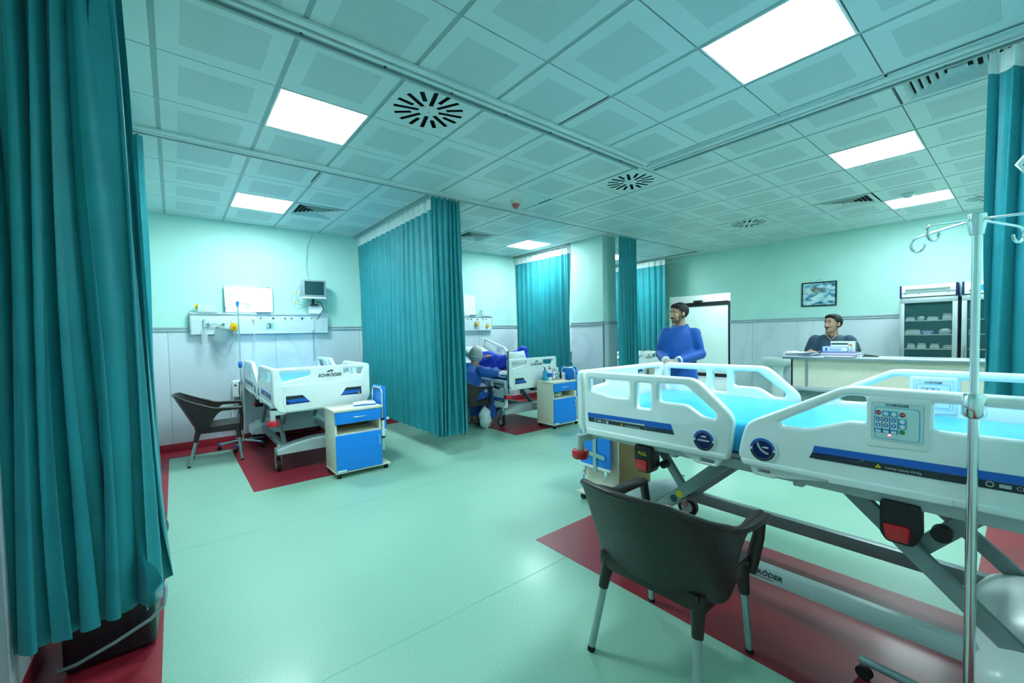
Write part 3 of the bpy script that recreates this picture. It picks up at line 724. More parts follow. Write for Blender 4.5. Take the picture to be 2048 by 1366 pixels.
FB_OUT = rpoly([(-.49, 1.157), (.49, 1.157), (.487, .80), (.43, .70), (-.43, .70), (-.487, .80)], .03)
FB_HOLES = [rpoly([(-.425, 1.118), (-.135, 1.118), (-.145, 1.062), (-.29, 1.035), (-.40, 1.015)], .012),
            rpoly([(.425, 1.118), (.20, 1.118), (.205, 1.055), (.30, 1.045), (.40, 1.04)], .012)]
def make_bed(label, loc, rz, L=0.0, detail=True, rails=('foot-', 'foot+', 'head-', 'head+'), mat_m=None, group='white hospital beds', flat=True):
    b = thing('hospital_bed', label, 'bed', loc, rz, group)
    # foot board with its prints
    fb = link('footboard', cached('fb', lambda: plate_mesh('footboard', FB_OUT, FB_HOLES, .05, .014, bed_white, frame((0, -.012, 0), (1, 0, 0), (0, 0, 1)), res=3, smooth=50)), b, (0, 0, L))
    def fsub(name, poly, mat, off=-.0385): link(name, cached(('fb', name, tuple(poly)), lambda: G().prism(poly, off, off + .0012, lambda u, v, w_: (u, w_, v)).mesh(name, mat)), fb)
    link('front_moulding', cached('fbm', lambda: plate_mesh('front_moulding', rpoly([(-.40, .98), (.40, .99), (.40, .80), (.37, .715), (-.37, .715), (-.40, .80)], .02), [], .012, .005, bed_white, frame((0, -.038, 0), (1, 0, 0), (0, 0, 1)))), fb)
    fsub('sticker_grey', [(-.375, .872), (-.22, .872), (-.19, .84), (-.375, .832)], stripe_dark, -.0455)
    fsub('sticker_blue', [(-.375, .831), (-.19, .839), (-.16, .805), (-.33, .800)], stripe_blue, -.0455)
    fsub('sticker_navy', [(-.375, .831), (-.331, .80), (-.16, .805), (-.145, .792), (-.375, .786)], stripe_navy, -.0458)
    fsub('sticker_grey', [(.22, .905), (.385, .905), (.385, .87), (.195, .872)], stripe_dark, -.0455)
    fsub('sticker_blue', [(.195, .872), (.385, .87), (.34, .84), (.17, .835)], stripe_blue, -.0455)
    fsub('sticker_navy', [(.15, .826), (.17, .835), (.34, .84), (.385, .87), (.385, .822)], stripe_navy, -.0458)
    fsub('sticker_triangle', [(.345, .832), (.372, .832), (.3585, .855)], yellow_p, -.0465)
    ff = lambda x, z: frame((x, -.0395, z), (1, 0, 0), (0, 0, 1))
    link('brand_text', cached('bt', lambda: text_mesh('SCHRÖDER', .046, stripe_dark, ff(.055, 1.055), shear=.25, offset=.0012)), fb)
    link('brand_subtext', cached('bt2', lambda: text_mesh('Health in Motion', .012, rail_trim, ff(.07, 1.028))), fb)
    link('brand_address', cached('bt3', lambda: text_mesh('www.schroder.com', .015, rail_trim, ff(.04, 1.005))), fb)
    fsub('brand_emblem', [(.02, 1.085), (.03, 1.10), (.045, 1.105), (.07, 1.112), (.085, 1.112), (.095, 1.104), (.088, 1.098), (.082, 1.083), (.076, 1.098), (.06, 1.096), (.05, 1.083), (.044, 1.094), (.032, 1.092)], stripe_dark, -.0395)
    # head board
    hb = link('headboard', cached('hb', lambda: plate_mesh('headboard', rpoly([(-.47, 1.20), (.47, 1.20), (.46, .80), (.42, .72), (-.42, .72), (-.46, .80)], .04), [], .05, .014, bed_white, frame((0, 2.12, 0), (1, 0, 0), (0, 0, 1)), res=3, smooth=50)), b, (0, 0, L))
    for s in (-1, 1): link('recess_panel', cached(('hbr', s), lambda: G().prism(rpoly([(s * .40, 1.15), (s * .16, 1.15), (s * .16, 1.05), (s * .38, 1.05)], .012), 2.088, 2.096, lambda u, v, w_: (u, w_, v)).mesh('recess_panel', bed_grey)), hb)
    # mattress and lying surface
    if flat:
        link('mattress', cached(('mat', (mat_m or mattress_blue).name), lambda: G().box((0, 1.06, .875), (.86, 2.0, .15)).mesh('mattress', mat_m or mattress_blue, bevel=.028, segs=4, smooth=50)), b, (0, 0, L))
    for y0, y1 in ((.06, .70), (.72, 1.02), (1.04, 1.24), (1.26, 2.06)):
        link('deck_section', cached(('deck', y0), lambda: G().b2((-.42, y0, .772), (.42, y1, .795)).mesh('deck_section', bed_grey, bevel=.005)), b, (0, 0, L))
    # side tubes and cross tubes of the upper frame
    for s in (-1, 1):
        link('frame_tube', cached(('ft', s), lambda: G().b2((s * .40 - .02, .02, .715), (s * .40 + .02, 2.1, .765)).mesh('frame_tube', bed_grey, bevel=.006)), b, (0, 0, L))
        link('frame_tube', cached(('ft2', s), lambda: G().b2((s * .28 - .02, .25, .69), (s * .28 + .02, 1.85, .74)).mesh('frame_tube', steel_grey, bevel=.006)), b, (0, 0, L))
    for y in (.04, .6, 1.2, 2.08):
        link('cross_tube', cached(('ct', y), lambda: G().b2((-.42, y - .02, .70), (.42, y + .02, .75)).mesh('cross_tube', bed_grey, bevel=.006)), b, (0, 0, L))
    # corner posts with red bumpers
    for sx in (-1, 1):
        for yy in (.0, 2.13):
            p = link('corner_post', cached(('cp', sx, yy), lambda: G().cyl((sx * .495, yy - .01, .63), (sx * .495, yy - .01, .735), .026, n=18).b2((sx * .38, yy - .03, .69), (sx * .50, yy + .02, .735)).mesh('corner_post', bed_grey, smooth=40)), b, (0, 0, L))
            link('bumper', cached(('bmp', sx, yy), lambda: G().lathe([(.02, .575), (.05, .58), (.056, .592), (.056, .62), (.05, .635), (.02, .638)], c=(sx * .495, yy - .01, 0), n=24).mesh('bumper', red_pl, smooth=50)), p)
    for k in rails: make_rail(b, -1 if k.endswith('-') else 1, k[:-1], L, detail)
    # lifting arms
    for s in (-1, 1):
        x = s * .33
        a = G().bar((x, .30, .20), (x, .875, .735 + L), .035, .062, upv=(0, -1, 1)).build('lift_arm', steel_grey, b, bevel=.005)
        link('safety_sticker', G().lathe([(.02, 0), (.02, .002)], n=18, c=(0, 0, 0)).mesh('safety_sticker', yellow_p), a, (x + s * .0175 - (.002 if s < 0 else 0), .60, .475 + L * .5), (0, PI / 2, 0))
        link('safety_ring', G().lathe([(.021, 0), (.021, .002)], n=18).lathe([(.013, 0), (.013, .003)], n=18).mesh('safety_ring', dark_steel), a, (x + s * .0175 - (.002 if s < 0 else 0), .565, .44 + L * .5), (0, PI / 2, 0))
        G().bar((x - s * .04, .44, .71 + L), (x - s * .04, .62, .46 + L * .5), .03, .045, upv=(0, 1, 1)).build('lift_link', steel_grey, b, bevel=.005)
        G().bar((x, 1.90, .20), (x, 1.36, .72 + L), .035, .062, upv=(0, 1, 1)).build('lift_arm', steel_grey, b, bevel=.005)
        G().bar((x - s * .04, 1.74, .72 + L), (x - s * .04, 1.57, .52 + L * .5), .03, .06, upv=(0, -1, 1)).build('lift_link', steel_grey, b, bevel=.005)
        G().cyl((x - s * .02, 1.64, .62 + L * .7), (x + s * .022, 1.64, .62 + L * .7), .03, n=18).build('pivot_cap', black_pl, b, smooth=40)
        G().cyl((x - s * .02, .50, .62 + L * .7), (x + s * .022, .50, .62 + L * .7), .022, n=18).build('pivot_cap', black_pl, b, smooth=40)
        # emergency release boxes with red handles
        for y in (.425, 1.535):
            q = link('release_box', cached(('rb', s, y), lambda: G().prism(rpoly([(y - .055, .735), (y + .06, .735), (y + .062, .61), (y + .04, .578), (y - .035, .578), (y - .055, .61)], .012), s * .36, s * .445, lambda u, v, w_: (w_, u, v)).mesh('release_box', black_pl, bevel=.006)), b, (0, 0, L))
            link('release_handle', cached(('rh', s, y), lambda: G().prism(rpoly([(y - .045, .650), (y + .035, .650), (y + .032, .590), (y - .034, .590)], .012), s * .43, s * .458, lambda u, v, w_: (w_, u, v)).mesh('release_handle', red_pl, bevel=.006)), q)
            if y < 1: link('release_text', cached(('rt', s, y), lambda: text_mesh('PULL', .026, yellow_p, frame((s * .4462, y, .688), (0, s, 0), (0, 0, 1)), offset=.0008)), q)
        # wheel base
        bm_ = G().b2((x - .025, .28, .17), (x + .025, 1.95, .244)).build('base_beam', bed_grey if s > 0 else steel_grey, b, bevel=.006)
        link('beam_text', cached(('bmt', s), lambda: text_mesh('SCHRÖDER', .034, stripe_dark, frame((x + s * .0258, 1.03, .210), (0, s, 0), (0, 0, 1)), shear=.2, offset=.0009)), bm_)
        link('beam_subtext', cached(('bmt2', s), lambda: text_mesh('schroder hospital bed', .011, crim_btn, frame((x + s * .0258, 1.03, .190), (0, s, 0), (0, 0, 1)))), bm_)
    G().cyl((-.35, .30, .215), (.35, .30, .215), .022).build('pivot_tube', dark_steel, b, smooth=40)
    G().cyl((-.35, 1.90, .215), (.35, 1.90, .215), .022).build('pivot_tube', dark_steel, b, smooth=40)
    # arched foot cross member and head end cover
    g = G()
    def arch(u, v):
        x = -.44 + .88 * u; z = .25 + .075 * math.cos((u - .5) * PI) ** 1.0
        y = [.14, .30, .32, .32, .30, .14, .12, .12, .14][int(round(v * 8))]; zz = [z, z - .005, z - .015, .20, .19, .19, .20, z - .012, z][int(round(v * 8))]
        return (x, y, zz)
    g.grid(arch, 21, 9); n0 = len(g.v)
    g.f.append(tuple(21 * k for k in range(8))); g.f.append(tuple(21 * k + 20 for k in range(7, -1, -1)))
    cv = g.build('foot_crossmember', bed_grey, b, smooth=45)
    link('crossmember_label', G().b2((.12, .1185, .235), (.20, .1195, .27)).mesh('crossmember_label', paper_w), cv)
    link('crossmember_sign', G().prism([(.13, .243), (.152, .243), (.141, .262)], .1175, .1183, lambda u, v, w_: (u, w_, v)).mesh('crossmember_sign', yellow_p), cv)
    hc = G()
    def hood(u, v):
        a = v * PI; x = -.47 + .94 * u; e = 1 - abs(2 * u - 1) ** 4
        return (x, 1.93 - .24 * math.cos(a) * (0.7 + .3 * e), .13 + (.10 + .09 * e) * math.sin(a) ** .5)
    hc.grid(hood, 17, 13)
    hc.f.append(tuple(17 * k for k in range(13))); hc.f.append(tuple(17 * k + 16 for k in range(12, -1, -1)))
    h_ = hc.build('head_end_cover', bed_white, b, smooth=60)
    for xx in (-.25, .25): link('cover_screw', G().lathe([(.012, 0), (.012, .006)], n=10).mesh('cover_screw', chrome), h_, (xx, 1.90, .318))
    for sx in (-1, 1):
        make_castor(b, sx * .42, .20); make_castor(b, sx * .42, 1.94)
    return b

bedR = make_bed('empty hospital bed with blue mattress in the right foreground', (2.58, -1.165, 0), PI, 0.0)
bed3 = make_bed('empty hospital bed below wall number 3, with raised side rails', (1.26, 1.74, 0), 0.0, -0.05)
bed2 = make_bed('hospital bed with the lying blue gowned patient behind the middle curtain', (4.27, 1.75, 0), 0.0, -0.125, rails=('head+', ), flat=False)
bed4 = make_bed('far hospital bed holding a bandaged foot beside the standing man', (7.36, 1.8, 0), 0.0, -0.185, detail=False, rails=('foot+', 'head+', 'foot-', 'head-'), mat_m=navy_vinyl)

# ------------------------------------------------------------------ bedside cabinets
def make_cabinet(label, loc, rz=0.0, tray=True, tz=0.0):
    """local: front at y = 0 facing -y, x from 0 to 0.465, depth 0.36"""
    c = thing('bedside_cabinet', label, 'cabinet', loc, rz, 'blue fronted bedside cabinets')
    W, D, Z0, Z1 = .465, .36, .065, .665
    for x in (.009, W - .009): G().b2((x - .009, .012, Z0), (x + .009, D, Z1)).build('side_panel', cream_lam, c, bevel=.001)
    G().b2((0.018, D - .008, Z0), (W - .018, D, Z1)).build('back_panel', mdf, c)
    G().b2((-.012, -.012, Z1), (W + .012, D + .005, Z1 + .022)).build('cabinet_top', cream_lam, c, bevel=.003)
    G().b2((.018, .012, Z0), (W - .018, D - .008, Z0 + .018)).build('bottom_panel', cream_lam, c)
    for z in (.43, .545): G().b2((.018, .008, z), (W - .018, D - .008, z + .016)).build('shelf', cream_lam, c)
    dr = G().b2((.002, -.006, .545), (W - .002, .012, .662)).build('drawer', blue_lam, c, bevel=.0015)
    link('drawer_handle', G().tube([(W / 2 - .06, -.006, .605), (W / 2 - .058, -.024, .605), (W / 2, -.028, .605), (W / 2 + .058, -.024, .605), (W / 2 + .06, -.006, .605)], .006, 8).mesh('drawer_handle', chrome, smooth=60), dr)
    do = G().b2((.002, -.006, .068), (W - .002, .012, .432)).build('door', blue_lam, c, bevel=.0015)
    link('door_handle', G().tube([(W - .035, -.006, .385), (W - .035, -.026, .38), (W - .035, -.03, .335), (W - .035, -.024, .29), (W - .035, -.006, .285)], .006, 8).mesh('door_handle', chrome, smooth=60), do)
    link('door_label', G().b2((.006, -.0075, .072), (.095, -.0062, .088)).mesh('door_label', paper_w), do)
    G().b2((-.004, 0.0, .052), (W + (.09 if tray else .004), D, .066)).build('base_shelf', cream_lam, c, bevel=.002)
    for x, y in ((.03, .03), (.03, D - .03), (W + .055 if tray else W - .03, .05), (W + .055 if tray else W - .03, D - .03)):
        k = G().cyl((x, y, .052), (x, y, .04), .012, n=10).b2((x - .012, y - .012, .018), (x + .012, y + .012, .046)).build('castor', black_pl, c, bevel=.003)
        for s in (-1, 1): link('castor_wheel', G().cyl((x + s * .007, y, .0225), (x + s * .017, y, .0225), .0225, n=16).mesh('castor_wheel', rubber, smooth=40), k)
    if tray:
        xs = W + .035
        fr_ = G().tube([(xs, .045, .20), (xs, .045, .80), (xs, .055, .835), (xs, .085, .86), (xs, .27, .86), (xs, .30, .835), (xs, .31, .80), (xs, .31, .40)], .011, 10).build('tray_frame', chrome, c, smooth=60)
        link('lift_sleeve', G().cyl((xs, .045, .35), (xs, .045, .52), .017, n=14).mesh('lift_sleeve', white_pl, smooth=40), fr_)
        link('clamp_collar', G().cyl((xs, .045, .52), (xs, .045, .54), .02, n=14).cyl((xs, .045, .33), (xs, .045, .35), .02, n=14).mesh('clamp_collar', black_pl, smooth=40), fr_)
        link('clamp_knob', G().ball((xs + .055, .045, .53), .016).cyl((xs, .045, .53), (xs + .05, .045, .53), .006).mesh('clamp_knob', white_pl, smooth=60), fr_)
        tb = G().b2((xs + .014, .03, .42 + tz), (xs + .032, .335, .875 + tz)).build('tray_board', blue_lam, c, bevel=.002)
        link('board_edge', G().b2((xs + .013, .03, .40 + tz), (xs + .033, .335, .421 + tz)).mesh('board_edge', white_pl), tb)
        link('board_channel', G().b2((xs + .032, .17, .38 + tz), (xs + .042, .205, .875 + tz)).mesh('board_channel', alu, bevel=.002), tb)
        link('board_strap', G().prism(rpoly([(.06, .51 + tz), (.295, .49 + tz), (.295, .525 + tz), (.06, .545 + tz)], .015), xs + .042, xs + .047, lambda u, v, w_: (w_, u, v)).mesh('board_strap', alu), tb)
        for y in (.06, .29): link('board_bracket', G().b2((xs + .0, y - .012, .36 + tz), (xs + .03, y + .012, .40 + tz)).cyl((xs + .028, y, .35 + tz), (xs + .045, y, .35 + tz), .008).mesh('board_bracket', chrome), tb)
    return c
cab3 = make_cabinet('blue and cream bedside cabinet with notebook in front of bed 3', (1.225, 1.255, 0))
cab2 = make_cabinet('blue and cream bedside cabinet crowded with bottles beside the patient', (4.275, 1.295, 0))
cabR = make_cabinet('bedside cabinet seen from its brown back behind the foreground bed', (3.20, -.605, 0), PI, tz=-.11)
cab4 = make_cabinet('bedside cabinet half hidden in the far bay', (7.30, 1.33, 0), tray=False)

# ------------------------------------------------------------------ armchairs
def make_chair(label, loc, rz):
    """local: faces +x"""
    c = thing('plastic_armchair', label, 'chair', loc, rz, 'dark woven plastic armchairs')
    def plan(t):
        # t in -1..1 around the shell, back centre at t = 0
        a = abs(t); s = 1 if t > 0 else -1
        if a < .42:
            k = a / .42; return (-.205 + .05 * k * k, s * .235 * k)
        k = (a - .42) / .58
        if k < .25: q = k / .25; return (-.155 + .10 * q * q * .9 + .02 * q, s * (.235 + .045 * math.sin(q * PI / 2)))
        q = (k - .25) / .75; return (-.045 + .29 * q, s * (.28 - .012 * q))
    def ztop(t):
        a = abs(t); k = min(1, max(0, (a - .36) / .32)); return .80 - .012 * a - .155 * (k * k * (3 - 2 * k)) ** .85 - .01 * max(0, a - .66)
    def zlow(t):
        a = abs(t)
        if a < .5: return .40
        if a < .72: k = (a - .5) / .22; return .40 + .205 * (k * k * (3 - 2 * k))
        return .605
    def shell(u, v, off=0.0):
        t = -1 + 2 * u; x, y = plan(t); zt, zl = ztop(t), zlow(t); z = zl + (zt - zl) * v; h = (z - .40) / .40
        b = min(1, max(0, (.70 - abs(t)) / .30))
        x -= h * .19 * b; y *= 1 - .11 * h * b + .05 * h * (1 - b)
        n = Vector((x + .0, y, 0)); n = (n.normalized() if n.length > 0 else Vector((-1, 0, 0)))
        return (x + n.x * off, y + n.y * off, z)
    NU, NV = 65, 13; g = G(); g.grid(lambda u, v: shell(u, v, .009), NU, NV); g.grid(lambda u, v: shell(u, v, -.009), NU, NV); o = NU * NV
    for i in range(NU - 1):
        for j in (0, NV - 1): g.f.append((j * NU + i, j * NU + i + 1, o + j * NU + i + 1, o + j * NU + i))
    for j in range(NV - 1):
        for i in (0, NU - 1): g.f.append((j * NU + i, (j + 1) * NU + i, o + (j + 1) * NU + i, o + j * NU + i))
    bk = g.build('back_shell', rattan_m, c, smooth=60)
    # rolled rim and flat arm tops
    rim = [shell(i / 80, 1.0) for i in range(81)]
    link('rim', G().tube([(x, y, z - .002) for x, y, z in rim], .0135, 8).mesh('rim', chair_smooth, smooth=60), bk)
    for s in (-1, 1):
        pts = [Vector(shell(.5 + s * (.5 - .5 * q), 1.0)) for q in [k / 14 * .42 for k in range(15)]]
        g = G(); vs = []
        for k, p in enumerate(pts):
            wd = .034 * (1 - (k / 14) ** 2) + .010; yy = s
            vs += [(p.x, p.y - yy * wd * .5, p.z + .006), (p.x, p.y + yy * wd * .9, p.z + .006), (p.x, p.y + yy * wd * .9, p.z - .016), (p.x, p.y - yy * wd * .5, p.z - .016)]
        fs = [(4 * k + a, 4 * k + (a + 1) % 4, 4 * k + 4 + (a + 1) % 4, 4 * k + 4 + a) for k in range(14) for a in range(4)] + [(0, 1, 2, 3), (56, 59, 58, 57)]
        g.add(vs, fs).build('armrest', chair_smooth, c, bevel=.004, smooth=60)
        # front upright from the arm to the leg socket
        p = pts[0]
        G().tube([(p.x - .012, p.y, p.z - .005), (p.x + .0, p.y - s * .01, .52), (p.x - .005, p.y - s * .03, .42), (p.x - .01, p.y - s * .04, .36)], .024, 8, radii=[.026, .024, .027, .024], flat=.7).build('arm_upright', chair_smooth, c, smooth=60)
        # legs
        for fx, fy, tx, ty in ((.235, .235 * s, .20, .215 * s), (-.265, .235 * s, -.165, .20 * s)):
            lg = G().cyl((fx, fy, .0), (tx, ty, .40), .0155, n=14).build('leg', alu, c, smooth=40)
            link('leg_socket', G().cyl((tx + (fx - tx) * .36, ty + (fy - ty) * .36, .27), (tx, ty, .41), .021, .03, n=12).mesh('leg_socket', chair_smooth, smooth=40), lg)
            link('foot_cap', G().cyl((fx, fy, 0), (fx + (tx - fx) * .05, fy + (ty - fy) * .05, .02), .0165, n=12).mesh('foot_cap', rubber, smooth=40), lg)
    # seat
    g = G()
    def seat(u, v):
        x = -.20 + .43 * v; hw = .215 + .02 * v; y = (-1 + 2 * u) * hw
        return (x, y, .425 + .012 * v - .018 * math.sin(PI * u) * math.sin(PI * min(1, v * 1.1)))
    g.grid(seat, 17, 15); g.grid(lambda u, v: (lambda q: (q[0], q[1], q[2] - .02))(seat(u, v)), 17, 15)
    for i in range(16):
        for j in (0, 14): g.f.append((j * 17 + i, j * 17 + i + 1, 255 + j * 17 + i + 1, 255 + j * 17 + i))
    for j in range(14):
        for i in (0, 16): g.f.append((j * 17 + i, (j + 1) * 17 + i, 255 + (j + 1) * 17 + i, 255 + j * 17 + i))
    g.build('seat', rattan_m, c, smooth=50)
    g = G().b2((.205, -.235, .365), (.232, .235, .43)).b2((-.19, -.235, .36), (.21, -.213, .425)).b2((-.19, .213, .36), (.21, .235, .425)).b2((-.20, -.2, .36), (-.18, .2, .42))
    g.build('seat_apron', chair_smooth, c, bevel=.006)
    return c
chairR = make_chair('dark woven plastic armchair beside the foreground bed, back to camera', (1.68, -2.03, 0), 0.03)
chairL = make_chair('dark plastic armchair against the wall left of bed 3', (.39, 3.0, 0), -0.1)
chair2 = make_chair('dark plastic armchair under the seated visitor behind the middle curtain', (3.40, 2.24, 0), 0.12)
# lowered near rail and tilted far rail of the patient's bed
r = make_rail(bed2, -1, 'foot', -0.125); r.location.z = -0.125 - 0.31; r.location.x = -0.012
for ch in list(bed2.children):
    if ch.name.startswith('side_rail') and ch != r:
        a = 0.27; piv = Vector((0, 1.0, .75)); m_ = Matrix.Rotation(a, 3, 'X'); ch.rotation_euler = (a, 0, 0)
        ch.location = piv - m_ @ piv + Vector((0, 0.0, -0.10))
# mattress of the patient's bed: flat foot section, raised back
g = G()
def bed_prof(v0, v1, z_off): pass
prof = [(.06, .67), (1.12, .67), (1.98, .97), (1.93, 1.09), (1.08, .79), (.06, .79)]
g.prism(prof, -.43, .43, lambda u, v, w_: (w_, u, v)).build('mattress', navy_vinyl, bed2, bevel=.02, smooth=40)

G().cyl((-.50, -.045, .66 - .125), (-.50, -.045, 1.27 - .125), .009, n=10).cyl((-.50, -.045, 1.25 - .125), (-.50, -.045, 1.28 - .125), .014, n=10).build('drip_rod', dark_steel, bed2, smooth=40)
# ------------------------------------------------------------------ small builder helpers
def bx(name, a, b, mat, parent=None, bevel=0.0, **k): return G().b2(a, b).build(name, mat, parent, bevel=bevel, **k)
def sag(p0, p1, drop, n=14, side=(0, 0, 0)):
    p0, p1 = Vector(p0), Vector(p1); out = []
    for i in range(n + 1):
        t = i / n; q = p0.lerp(p1, t); s_ = math.sin(PI * t); out.append(q + Vector(side) * s_ + Vector((0, 0, -drop * s_)))
    return out

def slab(fn, nu, nv, th):
    g = G().grid(fn, nu, nv); o = nu * nv; g.grid(lambda u, v: (lambda p: (p[0], p[1], p[2] - th))(fn(u, v)), nu, nv)
    for i in range(nu - 1):
        for j in (0, nv - 1): g.f.append((j * nu + i, j * nu + i + 1, o + j * nu + i + 1, o + j * nu + i))
    for j in range(nv - 1):
        for i in (0, nu - 1): g.f.append((j * nu + i, (j + 1) * nu + i, o + (j + 1) * nu + i, o + j * nu + i))
    return g
# ------------------------------------------------------------------ bed head supply units
trunk_w = M('trunking_white', (214, 226, 230), 0.35, var=0.02)
def head_unit(label, x0, x1, number):
    t = thing('bed_head_unit', label, 'wall unit', (x0, 3.786, 1.49)); W = x1 - x0
    bx('body', (0, -.068, 0), (W, 0, .26), trunk_w, t, .006)
    bx('top_ledge', (-.004, -.085, .255), (W + .004, 0, .275), trunk_w, t, .004)
    bx('bottom_ledge', (0, -.075, -.008), (W, 0, .006), trunk_w, t, .003)
    for x in (.004, W - .004): bx('end_cap', (x - .008, -.074, -.006), (x + .008, 0, .26), rail_trim, t, .003)
    bx('seam_line', (.01, -.0695, .158), (W - .01, -.068, .161), rail_trim, t)
    for i, x in enumerate((.70, .784, .937, 1.087, 1.171, 1.312, 1.44, 1.52)):
        if x > W - .05: continue
        big = i in (0, 1, 3, 4, 6, 7)
        s_ = G().cyl((x, -.068, .205), (x, -.074, .205), .026 if big else .014, n=20).build('socket', white_pl if big else dark_steel, t, smooth=40)
        if big: link('socket_hole', G().cyl((x, -.0745, .205), (x, -.0755, .205), .016, n=16).mesh('socket_hole', M('socket_grey', (120, 132, 136), .5), smooth=40), s_)
    for x in (.186, .346):
        s_ = G().cyl((x, -.068, .12), (x, -.09, .12), .022, n=18).build('gas_outlet', alu, t, smooth=40)
        link('outlet_core', G().cyl((x, -.09, .12), (x, -.094, .12), .014, n=14).mesh('outlet_core', green_btn if x > .3 else dark_steel), s_)
    if number:
        bx('number_backing', (.785, -.071, .055), (.995, -.0685, .135), M('clear_label', (200, 222, 226), .3), t)
        bx('number_card', (.845, -.0725, .05), (.935, -.0705, .14), M('number_card', (150, 196, 198), .4), t)
        link('number_text', text_mesh(number, .095, black_pl, frame((.89, -.0732, .095), (1, 0, 0), (0, 0, 1)), offset=.0012), t)
    return t
head_unit('long white bed head unit with sockets and number 3', .20, 1.87, '3')
head_unit('bed head unit above the lying patient behind the curtain', 3.32, 4.99, None)

def regulator(label, x, z, y=3.71, sc=.8):
    t = thing('oxygen_regulator', label, 'regulator', (x, y, z)); t.scale = (sc, sc, sc)
    G().prism(rpoly([(-.045, -.07), (.045, -.07), (.055, .02), (.03, .07), (-.03, .07), (-.055, .02)], .02), -.05, .0, lambda u, v, w_: (u, w_, v)).build('body', yellow_pl, t, bevel=.008)
    G().cyl((0, -.05, -.01), (0, -.075, -.01), .022, n=16).build('knob', M('orange_plastic', (226, 140, 30), .4), t, smooth=40)
    G().cyl((0, -.045, .085), (0, -.02, .085), .038, n=24).build('gauge', chrome, t, smooth=40)
    G().cyl((0, -.0465, .085), (0, -.045, .085), .032, n=24).build('gauge_face', paper_w, t)
    G().box((.008, -.0475, .09), (.03, .001, .004), Matrix.Rotation(.7, 3, 'Y')).build('gauge_needle', black_pl, t)
    G().cyl((0, -.025, -.07), (0, -.025, -.10), .016, n=14).build('outlet', white_pl, t, smooth=40)
    return t
regulator('yellow oxygen regulator with gauge on the unit beside number 3', .665, 1.58)
regulator('yellow regulator on the unit above the lying patient', 4.60, 1.60, sc=.62)
regulator('small regulator at the right end of the unit above the patient', 4.86, 1.57, sc=.5)
# suction set hanging left of number 3
t = thing('suction_set', 'clear suction jar with hoses hanging from the left of the wall unit', 'suction jar', (.455, 3.68, 1.42))
jm = Matrix.Rotation(.35, 3, 'Y')
G().lathe([(.062, -.085), (.075, -.075), (.082, .07), (.082, .085)], c=(.06, 0, .04), n=24, axis=jm.to_euler()).build('jar', clear_pl, t, smooth=60)
G().lathe([(.088, .08), (.088, .1), (.05, .115), (.02, .12)], c=(.06, 0, .04), n=24, axis=jm.to_euler()).build('jar_lid', M('smoky_plastic', (132, 150, 152), .35), t, smooth=50)
G().lathe([(.035, -.13), (.037, .04), (.035, .05)], c=(-.115, 0, .06), n=18).build('side_bottle', clear_pl, t, smooth=50)
G().cyl((-.11, .02, .11), (-.11, .02, .26), .013, n=10).build('flow_tube', M('frosted_tube', (190, 208, 210), .3), t, smooth=40)
G().tube(sag((-.11, 0, .15), (.09, -.01, .15), -.05), .008, 8).build('hose', M('smoky_tube', (168, 188, 190), .35), t, smooth=60)
G().tube(sag((.0, -.01, -.02), (.22, 0, .06), .16), .007, 8).build('hose', MATS['smoky_tube'], t, smooth=60)
G().tube(sag((-.02, .02, -.03), (.2, .02, .0), .22), .006, 8).build('hose', MATS['smoky_tube'], t, smooth=60)
# things standing on the unit
def whiteboard(label, x, w_, h_, marks=True):
    t = thing('whiteboard', label, 'whiteboard', (x, 3.72, 1.766)); t.rotation_euler = (-.09, 0, 0)
    bx('board', (-w_ / 2, -.006, .004), (w_ / 2, .006, h_), M('board_white', (244, 246, 250), .25, var=.01, coat=.3), t)
    for a, b in (((-w_ / 2, -.01, 0), (w_ / 2, .01, .014)), ((-w_ / 2, -.01, h_ - .012), (w_ / 2, .01, h_)), ((-w_ / 2, -.01, .014), (-w_ / 2 + .012, .01, h_ - .012)), ((w_ / 2 - .012, -.01, .014), (w_ / 2, .01, h_ - .012))):
        bx('frame_bar', a, b, alu, t, .002)
    for sx in (-1, 1): bx('corner_cap', (sx * (w_ / 2 - .014) - .016, -.012, h_ - .03), (sx * (w_ / 2 - .014) + .016, .011, h_ + .003), bed_grey, t, .003)
    bx('pen_tray', (w_ * .12, -.05, .004), (w_ * .43, -.008, .012), alu, t, .002)
    if marks:
        for k, (l, z) in enumerate(((.075, .34), (.06, .30), (.03, .285), (.08, .255), (.09, .235), (.06, .20), (.07, .15), (.05, .10))):
            bx('written_line', (-w_ / 2 + .025, -.0068, z), (-w_ / 2 + .025 + l, -.006, z + .006), M('marker_grey', (120, 140, 150), .6), t)
    return t
whiteboard('large whiteboard leaning on the unit numbered 3', .86, .575, .37)
whiteboard('small whiteboard with notes above the lying patient', 4.40, .44, .40)
